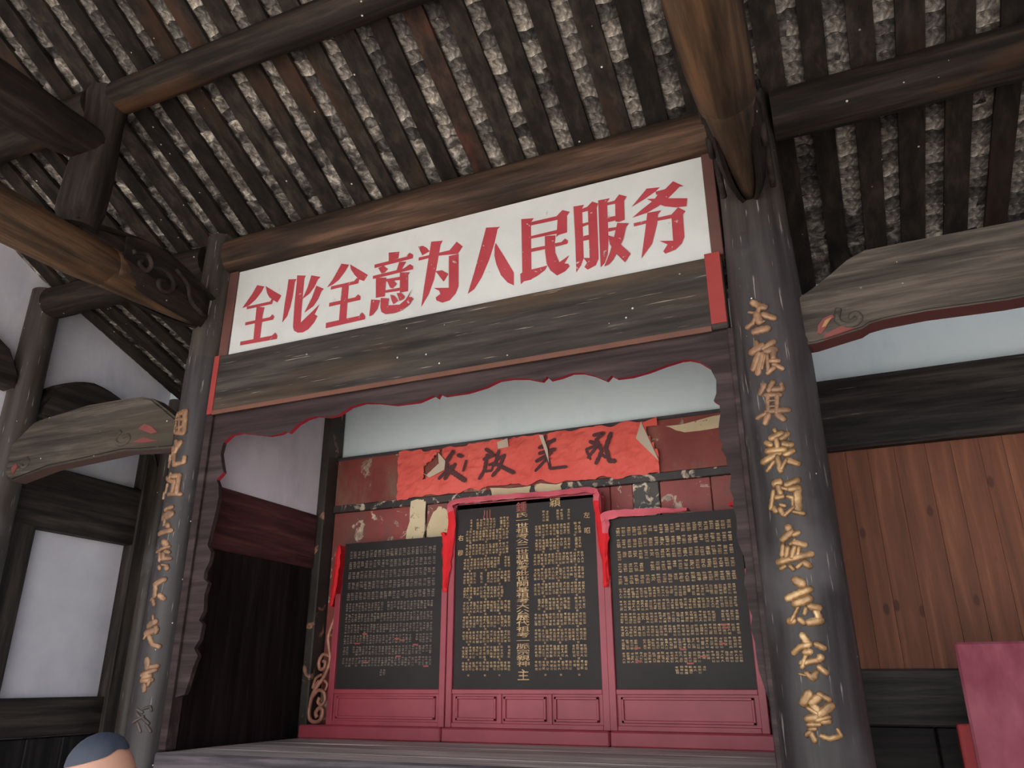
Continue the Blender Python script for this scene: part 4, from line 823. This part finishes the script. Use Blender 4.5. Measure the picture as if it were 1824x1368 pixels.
def inscribe_centre(t, xa, xb, ztop):
    r = random.Random(21); it = []; heads = []
    z = ztop - 0.17; k = 0
    nb = 11; top = ztop - 0.10; bot = Z0 + 0.03; step = (top - bot) / nb
    for b in range(nb):
        zt = top - step * b - (0.02 if b == 0 else 0)
        rows = 4 if b < 10 else 3
        inset = 0.05 if b == 0 else (0.0 if b > 2 else 0.015)
        it += block_text(r, xa + 0.07 + inset, -0.095, zt, 0.0295, (step * 0.80) / 4, rows, 0.72 if b == 0 else (0.97 if b != 9 else 0.85))
        it += block_text(r, 0.085 + inset, xb - 0.075 - inset * 2, zt - (0.0 if b else -0.02), 0.0295, (step * 0.80) / 4, rows, 0.6 if b == 0 else 0.97)
        for q in ((xa + 0.13), (xa + 0.27), (xa + 0.39), 0.17, 0.29, 0.43):
            heads.append(('世', q, zt - step * 0.89, 0.02, 0.016))
    text_mesh('name_lines', it, TY - 0.0012, 'gold_text', t)
    text_mesh('line_headings', heads, TY - 0.0012, 'gold_text', t)
    main = '氏一世祖考公二世祖號考妣世開基祖考大公歷代祖考一脈宗親神'
    n = len(main); z1 = ztop - 0.10; z0 = Z0 + 0.10
    for i, ch in enumerate(main):
        text_mesh('character', [(ch, -0.005, z1 - (i + 0.5) * (z1 - z0) / n, 0.112, (z1 - z0) / n * 1.0)], TY - 0.0015, 'gold_text', t, False)
    text_mesh('character', [('主', -0.005, Z0 + 0.045, 0.10, 0.085)], TY - 0.0015, 'gold_text', t, False)
    text_mesh('character', [('鍾', -0.01, ztop - 0.055, 0.10, 0.085)], TY - 0.0015, 'red_text', t, False)
    text_mesh('character', [('川', -0.315, ztop - 0.095, 0.075, 0.09)], TY - 0.0015, 'red_text', t, False)
    text_mesh('character', [('穎', 0.275, ztop - 0.045, 0.095, 0.075)], TY - 0.0015, 'gold_text', t, False)
    for ch, x, zz in (('左', 0.53, 0.165), ('昭', 0.53, 0.285), ('右', -0.545, 0.265), ('穆', -0.545, 0.385)):
        text_mesh('character', [(ch, x, ztop - zz, 0.052, 0.05)], TY - 0.0015, 'gold_text', t, False)
def inscribe_side(t, xa, xb, ztop, mat, seed, gaps_):
    r = random.Random(seed); it = []
    nb = 11; top = ztop - 0.07; bot = Z0 + 0.10; step = (top - bot) / nb
    for b in range(nb):
        zt = top - step * b
        dense = b >= 5
        it += block_text(r, xa + 0.05, xb - 0.05, zt, 0.031 if dense else 0.0405, step * 0.74 / (3.6 if dense else 4), 4, 0.98)
    it += block_text(r, *gaps_, bot - 0.005, 0.031, step * 0.2, 3, 0.95)
    text_mesh('name_lines', it, TY - 0.0012, mat, t)
    fl = [('一', r.uniform(xa + 0.1, xb - 0.1), bot + r.uniform(0, 0.3), 0.05, 0.12) for _ in range(8)]
    text_mesh('red_flecks', fl, TY - 0.0016, 'red_text', t)
zl, zc, zr = Z0 + 1.115, Z0 + 1.352, Z0 + 1.141
TL = tablet(-1.665, -0.70, zl, zl, (-1.95, -0.655), 'lower black name tablet in red frame next to the gilt scroll carving', 1, False, 'side', '')
TC = tablet(-0.588, 0.60, zc + 0.008, zc - 0.008, (-0.65, 0.65), 'tallest black name tablet with gold lines and a large gold centre column', 3, True, 'centre', '')
TRt = tablet(0.70, 1.655, zr, zr, (0.655, 1.88), 'lower black name tablet with bright gold lines near the thick column', 1, False, 'side', '')
inscribe_centre(TC, -0.588, 0.60, zc)
inscribe_side(TL, -1.665, -0.70, zl, 'dull_text', 5, (-1.25, -1.18))
inscribe_side(TRt, 0.70, 1.655, zr, 'gold_text', 6, (1.12, 1.36))

# red cloth hung over the tablets
def cloth(path, lips, label, seed, fade):
    """path: outline points (x,z) from one hanging end over the top to the other; lips: width of the front lip at each point"""
    r = random.Random(seed)
    P = smooth_path([(a, 0, b) for a, b in path], 6); n = len(P)
    bm = bmesh.new(); rows = []
    cx = sum(p.x for p in P) / n; cz = min(p.z for p in P)
    for i, p in enumerate(P):
        t = (P[min(i + 1, n - 1)] - P[max(i - 1, 0)]).normalized()
        nn = Vector((t.z, 0, -t.x))                       # inward
        k = i / (n - 1) * (len(lips) - 1); a = int(min(k, len(lips) - 2)); lw = lips[a] + (lips[a + 1] - lips[a]) * (k - a)
        lw *= 1 + r.uniform(-0.18, 0.18)
        ou = -nn * (0.012 + r.uniform(0, 0.008))
        rows.append([bm.verts.new(p + Vector((0, TY + 0.10, 0)) + ou), bm.verts.new(p + Vector((0, TY + 0.04, 0)) + ou * 1.4),
                     bm.verts.new(p + Vector((0, TY - 0.035, 0)) + ou), bm.verts.new(p + Vector((0, TY - 0.045 - r.uniform(0, 0.012), 0)) + nn * lw * 0.5),
                     bm.verts.new(p + Vector((0, TY - 0.03 - r.uniform(0, 0.01), 0)) + nn * lw)])
    for a, b in zip(rows, rows[1:]):
        for k in range(4):
            f = bm.faces.new((a[k], a[k + 1], b[k + 1], b[k]))
            zc_ = (a[k].co.z + b[k].co.z) / 2
            if zc_ > fade: f.material_index = 1
    o = link('red_cloth', finish(bm, 'red_cloth', ['cloth_red', 'cloth_faded']))
    md = o.modifiers.new('thickness', 'SOLIDIFY'); md.thickness = 0.004; md.offset = -1
    return tag(o, label, 'cloth')
cloth([(-0.665, zc - 0.66), (-0.65, zc - 0.40), (-0.63, zc - 0.12), (-0.615, zc + 0.03), (-0.2, zc + 0.035), (0.3, zc + 0.025), (0.60, zc + 0.02), (0.625, zc - 0.10), (0.655, zc - 0.35), (0.68, zc - 0.66)],
      [0.02, 0.05, 0.05, 0.03, 0.028, 0.025, 0.03, 0.03, 0.035, 0.02], 'red cloth draped over the top and sides of the tallest tablet', 2, zc - 0.06)
cloth([(-1.745, zl - 0.52), (-1.73, zl - 0.3), (-1.715, zl - 0.1), (-1.70, zl - 0.01)], [0.02, 0.04, 0.03, 0.015], 'narrow red cloth end hanging beside the gilt scroll', 3, 9)
cloth([(-0.70, zl + 0.02), (-0.665, zl - 0.05), (-0.655, zl - 0.25), (-0.66, zl - 0.45)], [0.01, 0.03, 0.04, 0.02], 'red cloth strip hanging between the dull tablet and the tallest tablet', 4, 9)
cloth([(0.665, zr - 0.50), (0.66, zr - 0.3), (0.665, zr - 0.08), (0.68, zr + 0.03), (0.95, zr + 0.035), (1.30, zr + 0.01)], [0.02, 0.03, 0.05, 0.05, 0.035, 0.006], 'faded red cloth over the corner of the bright gold tablet', 5, zr - 0.10)
cloth([(1.60, zr + 0.02), (1.70, zr + 0.015), (1.71, zr - 0.1), (1.715, zr - 0.35)], [0.006, 0.02, 0.03, 0.015], 'small red cloth end between the gold tablet and the scalloped arch', 6, 9)

# gilt scroll carving on the end of the plinth
GS = empty('scroll_carving', (-1.83, 1.44, LZ + 0.10), 'gilded openwork scroll carving standing beside the lower dull tablet', 'carving')
def px_scroll(pts, r, y=1.45):
    P = []
    for a, b in pts:
        P.append((-1.93 + (a - 1635) / 155.0 * 0.235, y, LZ + 0.108 + (1112 - b) / 560.0 * 0.86))
    bm = bmesh.new(); tube_bm(bm, smooth_path(P, 5), r, 8, up=(0, 1, 0))
    link('scroll', finish(bm, 'scroll', 'gilt_scroll', True), GS)
px_scroll([(1775, 545), (1745, 620), (1728, 680), (1740, 740), (1752, 800), (1722, 880), (1680, 930), (1652, 980), (1640, 1050), (1652, 1095), (1690, 1106), (1722, 1090), (1730, 1050), (1705, 1038), (1685, 1062), (1697, 1085)], 0.017)
px_scroll([(1748, 780), (1705, 768), (1680, 800), (1688, 842), (1715, 838), (1722, 810), (1705, 803)], 0.015)
px_scroll([(1652, 985), (1690, 950), (1728, 962), (1738, 1000), (1718, 1022), (1694, 1008), (1702, 985)], 0.015)
px_scroll([(1705, 870), (1668, 890), (1652, 940), (1670, 920), (1690, 900)], 0.012)
px_scroll([(1742, 620), (1762, 640), (1768, 662), (1745, 672)], 0.012)
px_scroll([(1722, 900), (1745, 920), (1735, 950)], 0.012)

# ---------------------------------------------------------------- right bay: cedar wall, tie beams, standing board
tag(box('tie_beam', (2.05, 4.34, 1.50, 1.68, 3.165, 3.69), 'tie_wood', None, 0.02), 'massive black tie beam between the white wall strip and cedar planks', 'beam')
PW = empty('plank_wall', (3.2, 1.6, 0), 'knotty orange-brown cedar plank wall beside the thick column', 'wall panel')
x = 2.06; k = 0
while x < 4.3:
    w = 0.165 + rnd.uniform(-0.05, 0.05)
    box('plank', (x, min(x + w - 0.0008, 4.33), 1.585 + rnd.uniform(0, 0.0015), 1.63, 1.715, 3.165), 'cedar_board', PW, 0.0015)
    x += w
tag(box('tie_beam', (2.05, 4.34, 1.54, 1.68, 1.38, 1.715), 'tie_wood', None, 0.012), 'black rail along the foot of the cedar planks', 'beam')
BP = empty('base_panelling', (3.2, 1.6, 0), 'black base panelling under the cedar plank wall', 'panelling')
for k in range(4):
    box('panel', (2.11 + 0.555 * k, 2.66 + 0.555 * k, 1.57, 1.65, 0.0, 1.38), 'base_black', BP, 0.01)

SB = empty('standing_board', (3.2, 0.5, 0), 'dusty pinkish-red standing board on legs in front of the cedar wall', 'board')
box('board_face', (2.755, 3.95, 0.48, 0.52, 0.75, Z0 + 0.178), 'dusty_red', SB, 0.012)
for xx in (2.80, 3.88):
    box('leg', (xx - 0.03, xx + 0.03, 0.525, 0.585, 0.0, 1.7), 'frame_red', SB, 0.005)
    box('foot', (xx - 0.035, xx + 0.035, 0.28, 0.83, 0.0, 0.06), 'frame_red', SB, 0.005)
RP = empty('red_post_stand', (2.78, 1.0, 0), 'bright red square post half behind the dusty standing board', 'post')
box('post', (2.735, 2.835, 0.95, 1.05, 0.05, Z0 - 0.225), 'post_red', RP, 0.008)
box('foot', (2.63, 2.93, 0.86, 1.14, 0.0, 0.06), 'post_red', RP, 0.008)

bm = bmesh.new()
tube_bm(bm, smooth_path([(3.735, 0.2, 5.02), (3.735, 0.2, 4.72), (3.72, 0.2, 4.66), (3.68, 0.2, 4.65), (3.66, 0.2, 4.68), (3.67, 0.2, 4.72), (3.71, 0.2, 4.735)], 5), 0.006, 7)
tag(link('wire_hook', finish(bm, 'wire_hook', 'white_plastic', True)), 'small white curled wire hook hanging from the roof battens', 'hook')

# ---------------------------------------------------------------- the person whose head shows at the bottom edge
def person():
    base = np.array([0.515, -2.66]); fw = np.array([0.66, 0.751]); rt = np.array([fw[1], -fw[0]])
    H = 1.525
    def P(f, r, z): q = base + fw * f + rt * r; return Vector((q[0], q[1], z))
    T = empty('person', (base[0], base[1], 0), 'person with short dark hair in blue shirt standing beside the lettered column', 'person')
    # body skeleton
    def skinned(name, chains, mat, parent, sub=2, remesh=None, extra=None):
        verts = []; edges = []; rad = []; idx = {}
        for ch in chains:
            prev = None
            for key, co, r in ch:
                if key not in idx:
                    idx[key] = len(verts); verts.append(co); rad.append(r)
                if prev is not None: edges.append((prev, idx[key]))
                prev = idx[key]
        me = bpy.data.meshes.new(name); me.from_pydata([tuple(v) for v in verts], edges, []); me.update()
        o = link(name, me)
        o.modifiers.new('skin', 'SKIN')
        for i, r in enumerate(rad):
            d = me.skin_vertices[0].data[i]; d.radius = (r, r); d.use_root = (i == 0)
        s = o.modifiers.new('sub', 'SUBSURF'); s.levels = sub; s.render_levels = sub
        bpy.context.view_layer.update()
        m2 = bpy.data.meshes.new_from_object(o.evaluated_get(bpy.context.evaluated_depsgraph_get()))
        bpy.data.objects.remove(o); bpy.data.meshes.remove(me)
        return m2
    k = H / 1.70
    hip = [('pel', P(0, 0, .93 * k), .13), ('sp1', P(0, 0, 1.08 * k), .125), ('sp2', P(-.01, 0, 1.25 * k), .14), ('ch', P(-.01, 0, 1.36 * k), .12), ('nk', P(-.015, 0, 1.44 * k), .062), ('nk2', P(.0, 0, 1.50 * k), .058)]
    chains = [hip]
    for s in (-1, 1):
        chains.append([('pel', None, 0), ('hip%d' % s, P(0, .10 * s, .88 * k), .095), ('kn%d' % s, P(.015, .11 * s, .48 * k), .06), ('cf%d' % s, P(-.01, .115 * s, .33 * k), .055), ('an%d' % s, P(-.02, .12 * s, .09 * k), .04), ('to%d' % s, P(.12, .13 * s, .035), .035)])
        chains.append([('ch', None, 0), ('sh%d' % s, P(-.01, .175 * s, 1.37 * k), .062), ('el%d' % s, P(-.02, .225 * s, 1.09 * k), .043), ('wr%d' % s, P(.05, .235 * s, .86 * k), .028), ('pm%d' % s, P(.065, .235 * s, .80 * k), .032)])
        for fi, (df, dl) in enumerate(((-.03, .075), (-.012, .09), (.008, .085), (.026, .068))):
            chains.append([('pm%d' % s, None, 0), ('f%d%da' % (s, fi), P(.065 + df, .235 * s, .765 * k), .0095), ('f%d%db' % (s, fi), P(.07 + df, .228 * s, (.765 - dl * .55) * k), .0085), ('f%d%dc' % (s, fi), P(.075 + df, .215 * s, (.765 - dl) * k), .007)])
        chains.append([('pm%d' % s, None, 0), ('t%da' % s, P(.10, .225 * s, .79 * k), .011), ('t%db' % s, P(.115, .215 * s, .755 * k), .0095)])
    body = skinned('body', chains, 'skin', T)
    # head as a shaped lat-long surface
    bm = bmesh.new(); bm.from_mesh(body); bpy.data.meshes.remove(body)
    hc = (0.02, 0.0, H - 0.115)
    def head_pt(th, ph, grow=0.0):
        # th 0 top .. pi bottom, ph 0 = front
        f = math.sin(th) * math.cos(ph); r = math.sin(th) * math.sin(ph); z = math.cos(th)
        a = 0.088 + grow; b = 0.070 + grow; c = 0.110 + grow
        x = a * f; y = b * r; zz = c * z
        if z < 0:
            x *= 1 - 0.22 * (-z) * (f < 0); y *= 1 - 0.25 * (-z); x += 0.012 * (-z)
        fr = max(0, math.cos(ph)) ** 6 * math.sin(th)
        if not grow:
            x += 0.004 * fr * math.exp(-((z - 0.12) / 0.1) ** 2)          # brow
            x -= 0.006 * (max(0, math.cos(abs(ph) - 0.38)) ** 30) * math.exp(-((z + 0.06) / 0.09) ** 2)   # eye sockets
            x += 0.024 * (max(0, math.cos(ph)) ** 60) * math.exp(-((z + 0.30) / 0.13) ** 2)   # nose
            x += 0.007 * (max(0, math.cos(ph)) ** 14) * math.exp(-((z + 0.58) / 0.07) ** 2)   # lips
            x += 0.008 * fr * math.exp(-((z + 0.9) / 0.1) ** 2)
        return P(hc[0] + x, hc[1] + y, hc[2] + zz)
    def lat(bm, th0, th1, grow=0.0, n=26, m=40, test=None):
        rows = []
        for i in range(n + 1):
            th = th0 + (th1 - th0) * i / n
            rows.append([bm.verts.new(head_pt(th, 2 * math.pi * j / m, grow)) for j in range(m)])
        for a, b in zip(rows, rows[1:]):
            for j in range(m): bm.faces.new((a[j], a[(j + 1) % m], b[(j + 1) % m], b[j]))
        return rows
    rws = lat(bm, 0.02, math.pi - 0.02); bm.faces.new(rws[0]); bm.faces.new(rws[-1][::-1])
    for s in (-1, 1):
        tube_bm(bm, [P(hc[0] - .005, s * .070, hc[2] - .04), P(hc[0] - .012, s * .084, hc[2] - .02), P(hc[0] - .016, s * .088, hc[2] + .008), P(hc[0] - .006, s * .082, hc[2] + .022)], [.010, .013, .014, .008], 8)
    me = finish(bm, 'body', 'skin', True)
    body = link('body', me)
    rm = body.modifiers.new('remesh', 'REMESH'); rm.mode = 'VOXEL'; rm.voxel_size = 0.007
    bpy.context.view_layer.update()
    m2 = bpy.data.meshes.new_from_object(body.evaluated_get(bpy.context.evaluated_depsgraph_get()))
    bpy.data.objects.remove(body)
    for p in m2.polygons: p.use_smooth = True
    m2.materials.clear(); m2.materials.append(MATS['skin'])
    body = link('body', m2, T)
    # hair: cropped cap with a hairline
    bm = bmesh.new(); m = 48; n = 18; rows = []
    for i in range(n + 1):
        rr = []
        for j in range(m):
            ph = 2 * math.pi * j / m
            c = math.cos(ph)
            lim = 0.72 + 0.30 * (1 - c) / 2 * 1.45 - 0.10 * math.exp(-((abs(math.atan2(math.sin(ph), c)) - 1.0) / 0.3) ** 2)
            th = 0.02 + (min(lim, 2.15) - 0.02) * i / n
            g = 0.010 * (1 - (i / n) ** 4) + 0.002
            rr.append(bm.verts.new(head_pt(th, ph, g + rnd.uniform(-0.0008, 0.0008))))
        rows.append(rr)
    for a, b in zip(rows, rows[1:]):
        for j in range(m): bm.faces.new((a[j], a[(j + 1) % m], b[(j + 1) % m], b[j]))
    bm.faces.new(rows[0])
    o = link('hair', finish(bm, 'hair', 'hair', True), T)
    for s in (-1, 1):
        bm = bmesh.new(); bmesh.ops.create_uvsphere(bm, u_segments=14, v_segments=10, radius=0.0125)
        c = P(hc[0] + .080, s * .031, hc[2] - .006)
        for v in bm.verts: v.co = v.co + c
        e = link('eye', finish(bm, 'eye', 'eye_white', True), T)
        bm = bmesh.new(); bmesh.ops.create_uvsphere(bm, u_segments=12, v_segments=8, radius=0.006)
        c = P(hc[0] + .0885, s * .031, hc[2] - .006)
        for v in bm.verts: v.co = v.co + c
        link('iris', finish(bm, 'iris', 'dark_wire', True), e)
        bm = bmesh.new()
        tube_bm(bm, [P(hc[0] + .097, s * .014, hc[2] + .014), P(hc[0] + .094, s * .03, hc[2] + .021), P(hc[0] + .083, s * .047, hc[2] + .017)], [.003, .004, .002], 6)
        link('eyebrow', finish(bm, 'eyebrow', 'dark_wire', True), T)
    # clothes
    ch2 = [[('pel', P(0, 0, .86 * k), .155), ('sp1', P(0, 0, 1.06 * k), .148), ('sp2', P(-.01, 0, 1.24 * k), .16), ('ch', P(-.01, 0, 1.35 * k), .138), ('nk', P(-.015, 0, 1.425 * k), .075)]]
    for s in (-1, 1):
        ch2.append([('ch', None, 0), ('sh%d' % s, P(-.01, .18 * s, 1.365 * k), .077), ('ua%d' % s, P(-.015, .205 * s, 1.22 * k), .068), ('el%d' % s, P(-.018, .222 * s, 1.12 * k), .064)])
    m3 = skinned('shirt', ch2, 'shirt', T); m3.materials.clear(); m3.materials.append(MATS['shirt'])
    for p in m3.polygons: p.use_smooth = True
    link('shirt', m3, T)
    ch3 = [[('pel', P(0, 0, .95 * k), .145), ('pl2', P(0, 0, .88 * k), .14)]]
    for s in (-1, 1):
        ch3.append([('pl2', None, 0), ('hip%d' % s, P(0, .10 * s, .80 * k), .11), ('kn%d' % s, P(.015, .11 * s, .48 * k), .08), ('an%d' % s, P(-.02, .12 * s, .10 * k), .065)])
    m4 = skinned('trousers', ch3, 'trousers', T); m4.materials.clear(); m4.materials.append(MATS['trousers'])
    for p in m4.polygons: p.use_smooth = True
    link('trousers', m4, T)
person()
